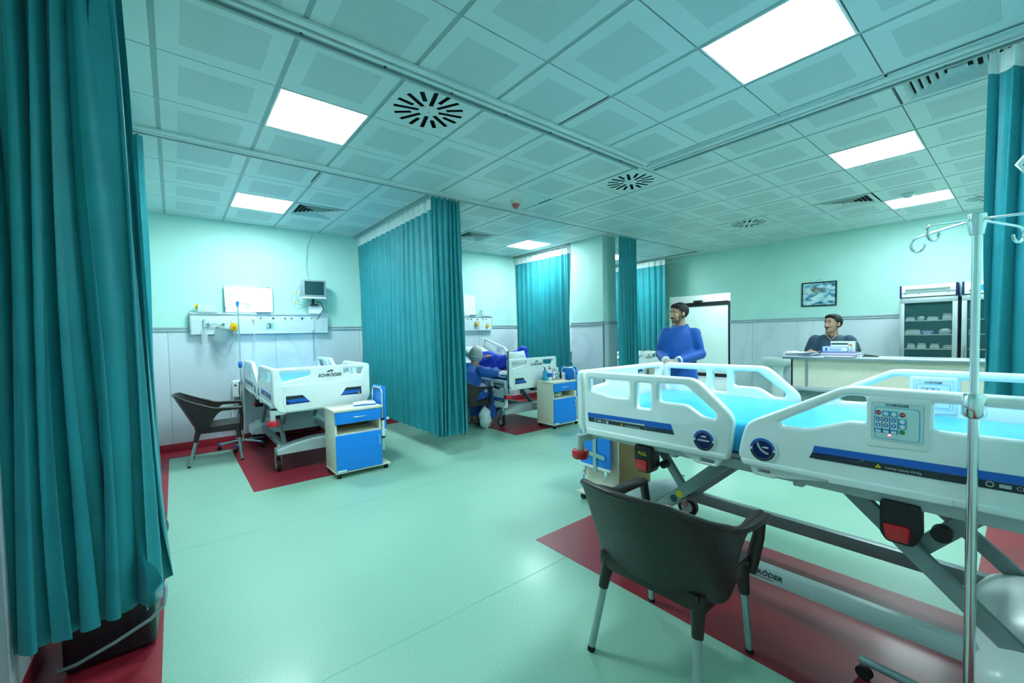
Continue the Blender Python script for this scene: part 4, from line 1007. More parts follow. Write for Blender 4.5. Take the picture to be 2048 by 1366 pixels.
def basket(label, x, n, s=1.0):
    t = thing('wire_basket', label, 'basket', (x, 3.73, 1.766))
    g = G()
    for a, b in (((-.10, -.05, 0), (.10, .05, .004)), ((-.10, -.05, 0), (-.097, .05, .11)), ((.097, -.05, 0), (.10, .05, .11)), ((-.10, -.05, 0), (.10, -.047, .11)), ((-.10, .047, 0), (.10, .05, .11))): g.b2(a, b)
    g.build('basket', clear_pl, t)
    for a, b in (((-.1, -.05, .11), (.1, -.05, .11)), ((.1, -.05, .11), (.1, .05, .11)), ((.1, .05, .11), (-.1, .05, .11)), ((-.1, .05, .11), (-.1, -.05, .11)), ((.1, -.05, 0), (.1, -.05, .11)), ((-.1, -.05, 0), (-.1, -.05, .11))): G().cyl(a, b, .003, n=6).build('rim_wire', rail_trim, t)
    if n:
        hs = G()
        for k in range(n): hs.tube([(-.08 + .16 * k / (n - 1), -.03, .01), (-.08 + .16 * k / (n - 1), .0, .075), (-.08 + .16 * k / (n - 1), .035, .01)], .006, 6)
        hs.build('coiled_hose', M('clear_hose', (214, 224, 206), .35), t, smooth=60)
    return t
basket('clear basket with a coiled hose left of the large whiteboard', .385, 14)
basket('small clear basket on the unit above the patient', 4.83, 0)
t = thing('resuscitator_mask', 'small yellow mask lying at the left end of the wall unit', 'mask', (.262, 3.72, 1.766))
G().lathe([(.03, 0), (.032, .02), (.018, .04), (.012, .05)], n=18, c=(-.01, 0, .075), axis=Matrix.Rotation(1.3, 3, 'Y').to_euler()).build('cushion', yellow_pl, t, smooth=60)
G().tube([(.03, 0, .08), (.05, 0, .09), (.07, 0, .06), (.05, .0, .0)], .008, 8).build('tube', clear_pl, t, smooth=60)
# patient monitor on its box
t = thing('storage_box', 'white box carrying the patient monitor', 'box', (1.70, 3.72, 1.766))
bx('carton', (-.09, -.05, 0), (.09, .05, .105), white_pl, t, .004)
bx('carton_lid', (-.092, -.052, .105), (.092, .052, .118), M('box_lid', (200, 212, 216), .4), t, .003)
t = thing('patient_monitor', 'grey patient monitor with dark screen above the wall unit', 'monitor', (1.665, 3.66, 1.885))
bx('foot', (-.06, -.03, 0), (.06, .06, .02), black_pl, t, .006)
G().tube([(0, .03, .02), (0, .03, .08), (0, .0, .12)], .02, 10).build('neck', black_pl, t, smooth=60)
tilt = Matrix.Rotation(.06, 3, 'X')
def mon(a, b, name, mat, bevel=0.0):
    c = Vector([(a[i] + b[i]) / 2 for i in range(3)]); d = [abs(b[i] - a[i]) for i in range(3)]
    return G().box(tilt @ c, d, tilt).build(name, mat, t, bevel=bevel)
mon((-.165, -.06, .115), (.165, .05, .375), 'housing', M('monitor_grey', (150, 166, 176), .4), .012)
mon((-.132, -.0625, .155), (.132, -.06, .352), 'screen', M('dark_screen', (28, 72, 74), .15, var=.03))
mon((-.165, -.066, .10), (.165, .05, .125), 'lower_bezel', white_pl, .006)
G().cyl((.13, -.072, .105), (.13, -.066, .105), .014, n=16).build('dial', rail_trim, t, smooth=40)
for k, (dz, dx, dr) in enumerate(((.30, -.09, .16), (.27, -.14, .22), (.24, -.07, .19), (.21, -.11, .26))):
    G().tube(sag((-.165, -.02, dz), (-.05, -.03, .01), .06 + .03 * k, side=(dx * 1.4, -.02, 0)), .0035, 6).build('lead', M('lead_grey', (150, 166, 168), .5), t, smooth=60)
for p in ((-.235, -.035, .17), (-.25, -.035, .05)): G().ball(p, (.018, .012, .012)).build('lead_clip', yellow_pl, t, smooth=60)
G().tube([(.03, .0, .06), (.10, -.02, .04), (.125, -.02, -.06), (.08, -.02, -.13), (.055, -.045, -.17), (.055, -.045, -.19)], .006, 8).build('power_cord', black_pl, t, smooth=60)
G().tube([(-.06, .04, .37), (-.07, .1, .6), (-.03, .12, .9), (.06, .11, 1.1)], .004, 6).build('ceiling_cord', rail_trim, t, smooth=60)
# cords on the unit
t = thing('spiral_cord', 'grey spiral cord hanging from the unit down to bed 3', 'cord', (1.64, 3.69, 1.69))
G().tube([(0, 0, 0), (.01, -.01, -.08), (.012, -.01, -.17)], .006, 8).build('plain_lead', white_pl, t, smooth=60)
G().tube([(.012 + .012 * math.cos(k * .9), -.01 + .012 * math.sin(k * .9), -.17 - k * .0042) for k in range(110)], .0035, 5).build('coil', M('coil_grey', (110, 130, 136), .45), t, smooth=60)
t = thing('power_plug_cord', 'white plug and short cord hanging beside number 3', 'cord', (.90, 3.705, 1.69))
G().cyl((0, 0, 0), (0, -.03, 0), .018, n=14).build('plug', white_pl, t, smooth=40)
G().tube([(0, -.028, 0), (.005, -.03, -.08), (-.005, -.025, -.2), (-.01, .0, -.3), (-.01, .04, -.5)], .005, 6).build('cord', white_pl, t, smooth=60)
t = thing('spiral_cord', 'spiral cord hanging above the lying patient', 'cord', (4.64, 3.69, 1.66))
G().tube([(.012 * math.cos(k * .9), .012 * math.sin(k * .9), -.006 * k) for k in range(80)], .0035, 5).build('coil', MATS['coil_grey'], t, smooth=60)
# mattress pump hung on the wall behind the IV stand
t = thing('mattress_pump', 'white rounded pump box hung on the wall behind the left chair', 'pump', (.67, 3.785, .62))
G().b2((-.055, -.09, 0), (.055, 0, .235)).build('housing', white_pl, t, bevel=.03, segs=4, smooth=60)
G().cyl((-.02, -.09, .17), (-.02, -.096, .17), .014, n=16).build('knob', stripe_navy, t, smooth=40)
G().tube([(.03, -.09, .22), (.02, -.1, .1), (.03, -.06, -.1), (-.01, -.05, -.3), (-.12, -.04, -.36)], .006, 8).build('cord', black_pl, t, smooth=60)
G().tube([(-.03, -.03, .02), (-.07, -.04, -.15), (-.06, -.03, -.35)], .008, 8).build('air_hose', white_pl, t, smooth=60)

# ------------------------------------------------------------------ IV stands
def iv_stand(label, loc, h, colour, arms, arm_l, clamp_z, r=.0125, legs=5, leg_l=.26, rot=0.0):
    t = thing('infusion_stand', label, 'IV stand', loc)
    G().cyl((0, 0, .075), (0, 0, clamp_z), r, n=16).build('lower_pole', chrome, t, smooth=40)
    G().cyl((0, 0, clamp_z - .02), (0, 0, h), r * .8, n=16).build('upper_pole', chrome, t, smooth=40)
    G().lathe([(r * 1.5, -.04), (r * 2.1, -.03), (r * 2.1, .03), (r * 1.5, .04)], c=(0, 0, clamp_z), n=16).build('clamp', colour, t, smooth=40)
    hd = G().lathe([(r * 1.2, -.05), (r * 1.6, -.01), (r * 1.6, .015), (r, .02)], c=(0, 0, h), n=16).build('head', colour, t, smooth=40)
    for k in range(arms):
        a = rot + 2 * PI * k / arms; c, s = math.cos(a), math.sin(a)
        pts = [(0, 0, h)] + [(c * arm_l * q, s * arm_l * q, h - .02 * q) for q in (.3, .6, .85)]
        for j in range(9):
            b = -PI * .5 + j * PI * 1.5 / 8; rr = .026
            pts.append((c * (arm_l + rr * math.cos(b + PI) * -1 * .9), s * (arm_l + rr * math.cos(b + PI) * -.9), h - .02 - rr + rr * math.sin(b + PI) * 1.0))
        link('hook', G().tube(pts, .0045, 8).mesh('hook', chrome, smooth=60), hd)
    for k in range(legs):
        a = rot + .3 + 2 * PI * k / legs; c, s = math.cos(a), math.sin(a)
        lg = G().tube([(0, 0, .095), (c * leg_l * .5, s * leg_l * .5, .09), (c * leg_l, s * leg_l, .075)], .016, 10).build('leg', steel_grey if legs == 4 else alu, t, smooth=60)
        link('leg_cap', G().ball((c * leg_l, s * leg_l, .074), .02).mesh('leg_cap', colour if legs == 5 else steel_grey, smooth=60), lg)
        x, y = c * leg_l, s * leg_l
        link('castor_wheel', G().cyl((x - s * .013, y + c * .013, .026), (x + s * .013, y - c * .013, .026), .026, n=16).mesh('castor_wheel', rubber, smooth=40), lg)
        link('castor_stem', G().cyl((x, y, .03), (x, y, .07), .008, n=8).mesh('castor_stem', chrome), lg)
    G().lathe([(.03, .07), (.035, .085), (.03, .11), (r * 1.3, .12)], n=16).build('hub', steel_grey, t, smooth=40)
    return t
iv_stand('thin infusion stand with blue fittings beside bed 3', (.685, 3.40, 0), 1.88, blue_pl, 2, .12, 1.08, r=.011, rot=0.2)
iv_stand('chrome infusion stand in front of the foreground bed at right', (2.055, -2.89, 0), 1.745, chrome, 4, .17, 1.14, r=.014, legs=4, leg_l=.29, rot=1.05)
# patient lifting handle over the foreground bed
t = thing('lifting_pole', 'white patient lifting handle at the right image edge', 'lifting pole', (2.58, -3.36, 0))
G().tube([(.2, 0, .5), (.2, 0, 2.2), (.18, .03, 2.26), (.08, .16, 2.28), (.02, .30, 2.28)], .018, 12).build('mast', chrome, t, smooth=60)
G().tube([(.02, .30, 2.27), (.02, .30, 2.16)], .006, 6).build('strap', white_pl, t)
G().tube([(.02, .30, 2.16), (.02, .395, 2.02), (.02, .365, 1.97), (.02, .235, 1.97), (.02, .205, 2.02)], .010, 10, closed=True).build('handle', white_pl, t, smooth=60)

# ------------------------------------------------------------------ nurse counter and what lies on it
t = thing('nurse_counter', 'cream nurse counter with silver edged top at the back right', 'counter', (6.0, -1.06, 0))
bx('worktop', (0, -2.2, 1.022), (.5, 0, 1.048), M('counter_white', (226, 234, 238), .25, var=.02, coat=.3), t, .003)
bx('worktop_edge', (-.006, -2.2, 1.016), (.004, .004, 1.045), alu, t, .002)
bx('narrow_panel', (.05, -.225, .68), (.07, -.095, 1.02), cream_lam, t)
bx('wide_panel', (.05, -2.2, .68), (.07, -.255, 1.02), cream_lam, t)
bx('panel_strip', (.044, -.254, .68), (.07, -.227, 1.02), alu, t)
bx('end_panel', (.05, -.092, .0), (.45, -.075, 1.02), black_pl, t)
bx('ledge', (-.08, -2.2, .645), (.07, -.07, .678), M('ledge_grey', (166, 178, 182), .4), t, .003)
bx('lower_panel', (.05, -2.2, .0), (.07, -.095, .645), M('lower_grey', (140, 160, 160), .5), t)
CT = 1.049
t = thing('paper_pile', 'messy pile of white papers at the left end of the counter', 'papers', (6.17, -1.215, CT))
for k in range(9):
    a = random.uniform(-.25, .25); q = Matrix.Rotation(a, 3, 'Z')
    def sheet(u, v, k=k, q=q):
        p = q @ Vector(((u - .5) * .21, (v - .5) * .30, 0)); return (p.x + (k % 3) * .012, p.y + ((k * 7) % 5) * .012 - .02, .003 + k * .0055 + .008 * max(0, abs(v - .5) - .3) * k * .4 + .004 * math.sin(v * 5 + k))
    g = slab(sheet, 4, 8, .003)
    g.build('paper_sheet', paper_w if k % 3 else M('lilac_paper', (196, 206, 234), .7), t, smooth=30)
t = thing('folder_pile', 'pile of purple and white folders under the boxes on the counter', 'folders', (6.29, -1.585, CT))
for k in range(4): bx('folder', (-.14 + .004 * k, -.17 + .01 * (k % 2), .013 * k), (.105, .17, .013 * k + .012), M('folder_violet', (128, 122, 176), .5) if k % 2 else paper_w, t, .002)
t = thing('glove_box', 'white and blue carton lying on the folders', 'box', (6.25, -1.55, CT + .052))
bx('carton', (-.06, -.13, 0), (.06, .13, .066), M('carton_white', (224, 232, 244), .5), t, .002)
for z in (.004, .058): bx('print_band', (-.061, -.13, z), (-.0598, .13, z + .006), stripe_blue, t)
for y in (-.127, .12): bx('print_band', (-.061, y, .004), (-.0598, y + .008, .064), stripe_blue, t)
bx('print_text', (-.061, -.06, .02), (-.0598, .06, .045), M('pale_blue_print', (150, 178, 222), .5), t)
bx('print_mark', (-.061, .075, .015), (-.0598, .10, .05), stripe_blue, t)
t = thing('medicine_box', 'white carton with dark print standing on the counter before the man', 'box', (6.352, -1.595, CT + .052))
bx('carton', (-.035, -.12, 0), (.035, .12, .125), M('carton_pale', (220, 230, 230), .5), t, .002)
bx('print_band', (-.0362, -.05, .085), (-.035, .115, .105), stripe_dark, t)
bx('print_patch', (-.0362, -.09, .055), (-.035, -.055, .095), skin_m, t)
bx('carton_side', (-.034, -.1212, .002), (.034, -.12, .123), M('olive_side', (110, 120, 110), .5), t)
t = thing('clipboard', 'blue edged clipboard lying flat on the counter', 'clipboard', (6.085, -1.62, CT))
bx('board', (-.09, -.15, 0), (.06, .13, .006), stripe_navy, t, .002); bx('sheet', (-.08, -.14, .006), (.05, .12, .008), paper_w, t)
bx('clip', (-.03, -.16, .006), (.0, -.12, .02), alu, t, .003)
t = thing('pen_cluster', 'stethoscope and scissors heap on the counter', 'instruments', (6.12, -1.90, CT))
G().tube([(.0, .08, .012), (.05, .03, .012), (.03, -.05, .012), (-.03, -.03, .02), (-.04, .05, .03), (.02, .07, .034)], .007, 8).build('stethoscope_tube', black_pl, t, smooth=60)
G().cyl((.02, .07, .03), (.02, .07, .045), .018, n=14).build('chest_piece', chrome, t, smooth=40)
G().cyl((-.04, .10, .006), (.03, .12, .006), .005, n=8).build('red_pen', red_pl, t)

# ------------------------------------------------------------------ picture on the right wall
t = thing('framed_picture', 'framed winter landscape picture with black frame on the right wall', 'picture', (8.838, -.695, 1.98)); t.rotation_euler = (.012, 0, 0)
for a, b in (((-.02, -.255, .19), (0, .255, .21)), ((-.02, -.255, -.21), (0, .255, -.19)), ((-.02, -.255, -.19), (0, -.235, .19)), ((-.02, .235, -.19), (0, .255, .19))): bx('frame_bar', a, b, black_pl, t, .003)
def painting():
    m = M('winter_painting', (150, 190, 200), .5, var=0); nt = m.node_tree; b = nt.nodes['Principled BSDF']; tc = nt.nodes.new('ShaderNodeTexCoord')
    mp = nt.nodes.new('ShaderNodeMapping'); mp.inputs['Scale'].default_value = (1, 1, 1.8); lnk(m, tc.outputs['Object'], mp.inputs[0])
    n = nt.nodes.new('ShaderNodeTexNoise'); n.inputs['Scale'].default_value = 9; n.inputs['Detail'].default_value = 10; n.inputs['Distortion'].default_value = 0.3; lnk(m, mp.outputs[0], n.inputs['Vector'])
    r = nt.nodes.new('ShaderNodeValToRGB'); e = r.color_ramp.elements
    e[0].position = .3; e[0].color = (*lin((40, 70, 92)), 1); e[1].position = .72; e[1].color = (*lin((226, 240, 242)), 1)
    for p, c in ((.42, (92, 150, 186)), (.5, (164, 210, 220)), (.6, (200, 226, 226))): x = e.new(p); x.color = (*lin(c), 1)
    lnk(m, n.outputs['Fac'], r.inputs[0])
    nj = nt.nodes.new('ShaderNodeTexNoise'); nj.inputs['Scale'].default_value = 14; lnk(m, tc.outputs['Object'], nj.inputs['Vector'])
    ad = nt.nodes.new('ShaderNodeVectorMath'); ad.operation = 'MULTIPLY_ADD'; ad.inputs[1].default_value = (.22, .22, .22); lnk(m, nj.outputs['Color'], ad.inputs[0])
    sc_ = nt.nodes.new('ShaderNodeMapping'); sc_.inputs['Scale'].default_value = (1, .55, 1.3); sc_.inputs['Location'].default_value = (-.11, -.13, -.19); lnk(m, tc.outputs['Object'], sc_.inputs[0]); lnk(m, sc_.outputs[0], ad.inputs[2])
    sx = nt.nodes.new('ShaderNodeVectorMath'); sx.operation = 'LENGTH'; lnk(m, ad.outputs[0], sx.inputs[0])
    mr = nt.nodes.new('ShaderNodeMapRange'); mr.inputs[1].default_value = .05; mr.inputs[2].default_value = .09; mr.inputs[3].default_value = .8; mr.inputs[4].default_value = 0; lnk(m, sx.outputs['Value'], mr.inputs[0])
    n2 = nt.nodes.new('ShaderNodeTexNoise'); n2.inputs['Scale'].default_value = 34; n2.inputs['Detail'].default_value = 4; lnk(m, mp.outputs[0], n2.inputs['Vector'])
    r2 = nt.nodes.new('ShaderNodeValToRGB'); e = r2.color_ramp.elements; e[0].position = .35; e[0].color = (*lin((58, 62, 52)), 1); e[1].position = .65; e[1].color = (*lin((158, 150, 118)), 1); lnk(m, n2.outputs['Fac'], r2.inputs[0])
    mx = nt.nodes.new('ShaderNodeMix'); mx.data_type = 'RGBA'; lnk(m, mr.outputs[0], mx.inputs[0]); lnk(m, r.outputs[0], mx.inputs[6]); lnk(m, r2.outputs[0], mx.inputs[7]); lnk(m, mx.outputs[2], b.inputs['Base Color'])
    return m
bx('print', (-.012, -.236, -.191), (-.004, .236, .191), painting(), t)
G().ball((-.003, .0, .25), .006).build('nail', dark_steel, t)
for s in (-1, 1): G().cyl((-.003, 0, .25), (-.003, s * .06, .21), .0012, n=5).build('hanging_wire', dark_steel, t)

# ------------------------------------------------------------------ refrigerators with their stock
FR = {}
def fridge(label, y0, header_print):
    t = thing('display_refrigerator', label, 'refrigerator', (8.2, y0, 0)); Wd, D, Ht = .575, .6, 1.96
    grey = M('fridge_grey', (176, 190, 194), .35, .4); dark = M('fridge_inside', (96, 130, 130), .5)
    for a, b in (((.05, -Wd, .1), (D, -Wd + .03, 1.78)), ((.05, -.03, .1), (D, 0, 1.78)), ((.05, -Wd, 1.74), (D, 0, 1.79)), ((.05, -Wd, .0), (D, 0, .16))): bx('case_panel', a, b, grey, t)
    bx('back_panel', (D - .03, -Wd, .1), (D, 0, 1.78), dark, t)
    hd = bx('header', (.0, -Wd + .01, 1.80), (D, -.01, Ht), white_pl, t, .006)
    for y in (-Wd, -.022): link('header_end', G().b2((-.012, y, 1.79), (.3, y + .022, Ht + .006)).mesh('header_end', stripe_navy, bevel=.006), hd)
    if header_print:
        for k in range(5):
            pl_ = [(-.06 - .07 * k, 1.83), (-.10 - .07 * k, 1.90 + .01 * k), (-.13 - .07 * k, 1.915), (-.15 - .07 * k, 1.87), (-.13 - .07 * k, 1.84)]
            link('header_print', G().prism(pl_, -.0015, -.0003, lambda u, v, w_: (w_, u, v)).mesh('header_print', cyan_btn if k % 2 else stripe_blue), hd)
        link('header_print', G().prism([(-.2, 1.81), (-.52, 1.90), (-.53, 1.86), (-.3, 1.81)], -.0022, -.0012, lambda u, v, w_: (w_, u, v)).mesh('header_print', M('sand_print', (226, 186, 120), .5)), hd)
    else:
        link('lamp_tube', G().cyl((-.014, -.5, 1.915), (-.014, -.06, 1.915), .02, n=14).mesh('lamp_tube', white_pl, smooth=40), hd)
        link('header_rail', G().b2((-.012, -.55, 1.865), (-.002, -.03, 1.873)).mesh('header_rail', rail_trim), hd)
        for y in (-.06, -.2, -.49): link('header_screw', G().cyl((-.004, y, 1.845), (.002, y, 1.845), .006, n=8).mesh('header_screw', dark_steel), hd)
    dr = None
    for a, b in (((.0, -Wd, 1.715), (.045, 0, 1.785)), ((.0, -Wd, .16), (.045, 0, .24)), ((.0, -Wd, .24), (.045, -Wd + .05, 1.715)), ((.0, -.05, .24), (.045, 0, 1.715))): bx('door_frame', a, b, grey, t, .003)
    bx('door_glass', (.018, -Wd + .05, .24), (.024, -.05, 1.715), glass_m, t)
    G().tube([(.0, -.025, 1.12), (-.03, -.025, 1.11), (-.03, -.025, .82), (.0, -.025, .80)], .008, 8).build('door_handle', alu, t, smooth=60)
    for z in (.45, .75, 1.055, 1.256, 1.457): bx('shelf', (.07, -Wd + .035, z), (D - .04, -.035, z + .012), white_pl, t, .002)
    for k in range(16):
        bx('shelf_peg', (.10, -Wd + .03, .9 + k * .04), (.12, -Wd + .045, .91 + k * .04), rail_trim, t); bx('shelf_peg', (.10, -.045, .9 + k * .04), (.12, -.03, .91 + k * .04), rail_trim, t)
    return t
fridge('glass door refrigerator with white unlit header behind the counter', -1.83, False)
fridge('second glass door refrigerator with wave print header, cut by the stand', -2.44, True)
stock = [('medicine_tray', 'leftmost pale tray on the top shelf of the nearer refrigerator', -1.93, 1.47, .09, .07, .05), ('medicine_bag', 'lumpy white bag second from left on the top refrigerator shelf', -2.04, 1.47, .08, .06, .06),
         ('medicine_tray', 'flat white tray third from left on the top refrigerator shelf', -2.16, 1.47, .11, .08, .05), ('medicine_box', 'taller white box at the right of the top refrigerator shelf', -2.30, 1.47, .09, .08, .09),
         ('medicine_tray', 'wide clear tray at the left of the second refrigerator shelf', -1.96, 1.27, .16, .1, .07), ('blue_bin', 'bright blue bin in the middle of the second refrigerator shelf', -2.11, 1.27, .13, .1, .05),
         ('medicine_bag', 'white packets at the right of the second refrigerator shelf', -2.28, 1.27, .12, .1, .08), ('medicine_tray', 'tilted white carton left on the third refrigerator shelf', -1.94, 1.07, .08, .07, .07),
         ('medicine_box', 'white box second from left on the third refrigerator shelf', -2.05, 1.07, .09, .07, .075), ('medicine_tray', 'stack of cartons third on the third refrigerator shelf', -2.18, 1.07, .09, .07, .07),
         ('kidney_tray', 'pinkish tray at the right of the third refrigerator shelf', -2.31, 1.07, .1, .07, .05), ('medicine_box', 'small carton low at the left in the refrigerator', -1.95, .765, .09, .07, .13), ('medicine_box', 'white carton low in the middle of the refrigerator', -2.12, .765, .12, .07, .13)]
for nm, lab, y, z, wy, wx, hz in stock:
    t = thing(nm, lab, 'medicine', (8.32, y, z), group='refrigerator stock')
    mt = blue_pl if nm == 'blue_bin' else (M('pink_plastic', (206, 150, 156), .4) if nm == 'kidney_tray' else white_pl)
    if nm == 'medicine_bag': G().ball((0, 0, hz * .5), (wx * .5, wy * .5, hz * .5), 12, 8).ball((.01, wy * .2, hz * .4), (wx * .4, wy * .35, hz * .4), 12, 8).build('bag', mt, t, smooth=60)
    else:
        g = G().b2((-wx / 2, -wy / 2, 0), (wx / 2, wy / 2, hz * .62)); g.build('container', mt, t, bevel=.004)
        bx('label_card', (-wx / 2 - .002, -wy * .3, hz * .1), (-wx / 2 - .0005, wy * .3, hz * .5), paper_w, t)
        G().box((0, .0, hz * .8), (wx * .8, wy * .85, hz * .34), Matrix.Rotation(.15 if 'tilted' in lab else .04, 3, 'X')).build('contents', M('pale_carton', (206, 220, 218), .5), t, bevel=.003)
for k, (y, z) in enumerate(((-2.55, 1.47), (-2.54, 1.27), (-2.56, 1.07))):
    t = thing('medicine_box', ['tall white box on the top shelf of the second refrigerator', 'small pale box on the middle shelf of the second refrigerator', 'white tray on the lower shelf of the second refrigerator'][k], 'medicine', (8.33, y, z), group='second refrigerator stock')
    bx('container', (-.04, -.04, 0), (.04, .04, (.13, .06, .09)[k]), white_pl, t, .004); bx('label_card', (-.042, -.02, .01), (-.0405, .02, .045), M('pale_blue_print', (150, 178, 222), .5), t)

# ------------------------------------------------------------------ wash basin by the right wall
t = thing('wash_basin', 'white pedestal wash basin left of the nurse counter', 'sink', (8.56, -.15, 0))
porcelain = M('porcelain', (226, 236, 236), .2, var=.02, coat=.4)
g = G()
def basin(u, v):
    a = u * 2 * PI; k = [.42, .75, .95, 1.0, .98, .93, .8, .4][int(round(v * 7))]; z = [.70, .73, .79, .85, .866, .862, .80, .76][int(round(v * 7))]
    c, s = math.cos(a), math.sin(a); e = .5
    return (.22 * k * math.copysign(abs(c) ** e, c), .235 * k * math.copysign(abs(s) ** e, s), z)
g.grid(basin, 32, 8, closed_u=True); g.f.append(tuple(range(31, -1, -1))); g.f.append(tuple(range(7 * 32, 8 * 32))); g.build('bowl', porcelain, t, smooth=60)
G().lathe([(.10, 0), (.095, .3), (.085, .6), (.11, .72)], n=20).build('pedestal', porcelain, t, smooth=60)
G().tube([(.16, 0, .86), (.16, 0, .95), (.13, 0, .98), (.06, 0, .965)], .014, 10).build('tap', chrome, t, smooth=60)
G().tube([(.16, 0, .95), (.17, 0, 1.0)], .018, 10).build('tap_lever', chrome, t, smooth=60)
# wall papers near the counter: small paper towel holder
t = thing('paper_holder', 'small white bin with grey opening below the basin', 'bin', (8.42, -.55, 0))
bx('body', (-.12, -.12, 0), (.12, .12, .42), white_pl, t, .01); bx('flap', (-.122, -.08, .30), (-.119, .08, .38), dark_steel, t)

# ------------------------------------------------------------------ things on and around the cabinets
t = thing('notebook', 'white open notebook with pen on the cabinet before bed 3', 'notebook', (1.58, 1.43, .688)); t.rotation_euler = (0, 0, -.25)
bx('cover', (-.11, -.08, 0), (.11, .08, .012), stripe_blue, t, .002); bx('pages', (-.112, -.078, .003), (.108, .078, .016), paper_w, t, .002)
def pg(u, v): return (-.11 + .22 * u, -.075 + .15 * v, .017 + .008 * math.sin(PI * u) ** 2 + .004 * v)
slab(pg, 12, 4, .003).build('page', paper_w, t, smooth=30)
G().cyl((.0, -.07, .024), (.1, -.05, .022), .004, n=8).build('pen', white_pl, t)
CT2 = .688
def bottle(name, label, x, y, r, h, mat, cap, neck=.3, cat='bottle', pump=True):
    t = thing(name, label, cat, (x, y, CT2))
    G().lathe([(r * .9, 0), (r, .006), (r, h * .72), (r * .75, h * .8), (r * neck, h * .84), (r * neck, h * .9)], n=20).build('body', mat, t, smooth=50)
    G().lathe([(r * neck * 1.25, h * .88), (r * neck * 1.25, h * .96), (r * .15, h * .97)], n=14).build('cap', cap, t, smooth=50)
    if pump:
        G().tube([(0, 0, h * .95), (0, 0, h * 1.08), (-r * .8, 0, h * 1.08)], r * .16, 8).build('pump_spout', cap, t, smooth=60)
    return t
aqua = M('aqua_liquid', (46, 168, 214), .25, var=.03)
bottle('hand_gel_bottle', 'bottle of blue gel with black pump on the crowded cabinet', 4.36, 1.56, .036, .185, aqua, black_pl)
b_ = bottle('lotion_bottle', 'white pump bottle with blue label beside the blue gel', 4.44, 1.54, .036, .19, white_pl, black_pl)
G().lathe([(.0365, .05), (.0365, .11)], n=20).build('label_band', stripe_blue, b_, smooth=50)
t = thing('small_tray', 'white tray of pens at the front of the crowded cabinet', 'tray', (4.55, 1.45, CT2))
bx('tray', (-.09, -.04, 0), (.09, .04, .008), white_pl, t, .003)
for k in range(3): G().cyl((-.07, -.02 + .02 * k, .013), (.06, -.03 + .025 * k, .013), .005, n=8).build('pen', (yellow_pl, black_pl, stripe_blue)[k], t)
t = thing('tissue_pack', 'white pack with round blue print on the crowded cabinet', 'pack', (4.545, 1.55, CT2)); bx('pack', (-.035, -.03, 0), (.035, .03, .115), white_pl, t, .012)
for z in (.04, .085): G().cyl((.005, -.0305, z), (.005, -.032, z), .016, n=16).build('print_ring', stripe_blue, t)
t = thing('orange_packet', 'small crumpled orange and white packet between the bottles', 'packet', (4.495, 1.50, CT2)); G().ball((0, 0, .03), (.025, .02, .03), 10, 6).build('wrap', paper_w, t); bx('print', (-.012, -.022, .02), (.012, -.018, .04), yellow_pl, t)
t = thing('clear_cup', 'clear plastic cup with green print on the crowded cabinet', 'cup', (4.625, 1.56, CT2)); G().lathe([(.028, 0), (.038, .11), (.040, .112), (.026, .006)], n=20).build('cup', clear_pl, t, smooth=60); G().lathe([(.0345, .06), (.036, .08)], n=20).build('print_band', M('mint_print', (96, 206, 176), .5), t, smooth=60)
t = thing('white_cup', 'tall white cup at the back of the crowded cabinet', 'cup', (4.66, 1.62, CT2)); G().lathe([(.026, 0), (.036, .17), (.038, .172), (.03, .165)], n=20).build('cup', white_pl, t, smooth=60); bx('straw', (.0, -.002, .1), (.004, .002, .22), white_pl, t)
t = thing('remote_phone', 'black phone leaning beside the white carton on the cabinet', 'phone', (4.675, 1.545, CT2)); G().box((0, 0, .055), (.018, .03, .11), Matrix.Rotation(-.15, 3, 'Y')).build('body', black_pl, t, bevel=.004); bx('screen', (-.012, -.0165, .05), (.0, -.0152, .09), MATS['dark_screen'], t)
t = thing('medicine_carton', 'white square carton at the right of the crowded cabinet', 'box', (4.715, 1.54, CT2)); bx('carton', (-.03, -.03, 0), (.03, .03, .10), white_pl, t, .003); bx('label_print', (-.012, -.0312, .04), (.008, -.03, .055), stripe_dark, t)
t = thing('blue_folder', 'blue folder lying on the tray frame right of the cabinet', 'folder', (4.70, 1.36, CT2)); bx('cover', (-.06, -.05, 0), (.05, .05, .010), stripe_navy, t, .002); bx('sheets', (-.055, -.052, .002), (.045, .045, .008), paper_w, t)
t = thing('plastic_bag', 'crumpled clear bag filling the niche of the crowded cabinet', 'bag', (4.50, 1.42, .447))
g = G(); rr = random.Random(4)
for k in range(9): g.ball((rr.uniform(-.14, .12), rr.uniform(-.03, .06), rr.uniform(.025, .05)), (rr.uniform(.03, .06), rr.uniform(.025, .04), rr.uniform(.022, .03)), 9, 6, Matrix.Rotation(rr.uniform(0, 3), 3, 'X'))
g.build('bag_film', M('crumpled_film', (206, 220, 218), .25, var=.25, scale=50), t)
t = thing('paper_label', 'small brown tag lying in the niche of the cabinet before bed 3', 'tag', (1.26, 1.27, .447)); bx('tag', (0, 0, 0), (.04, .015, .003), mdf, t)

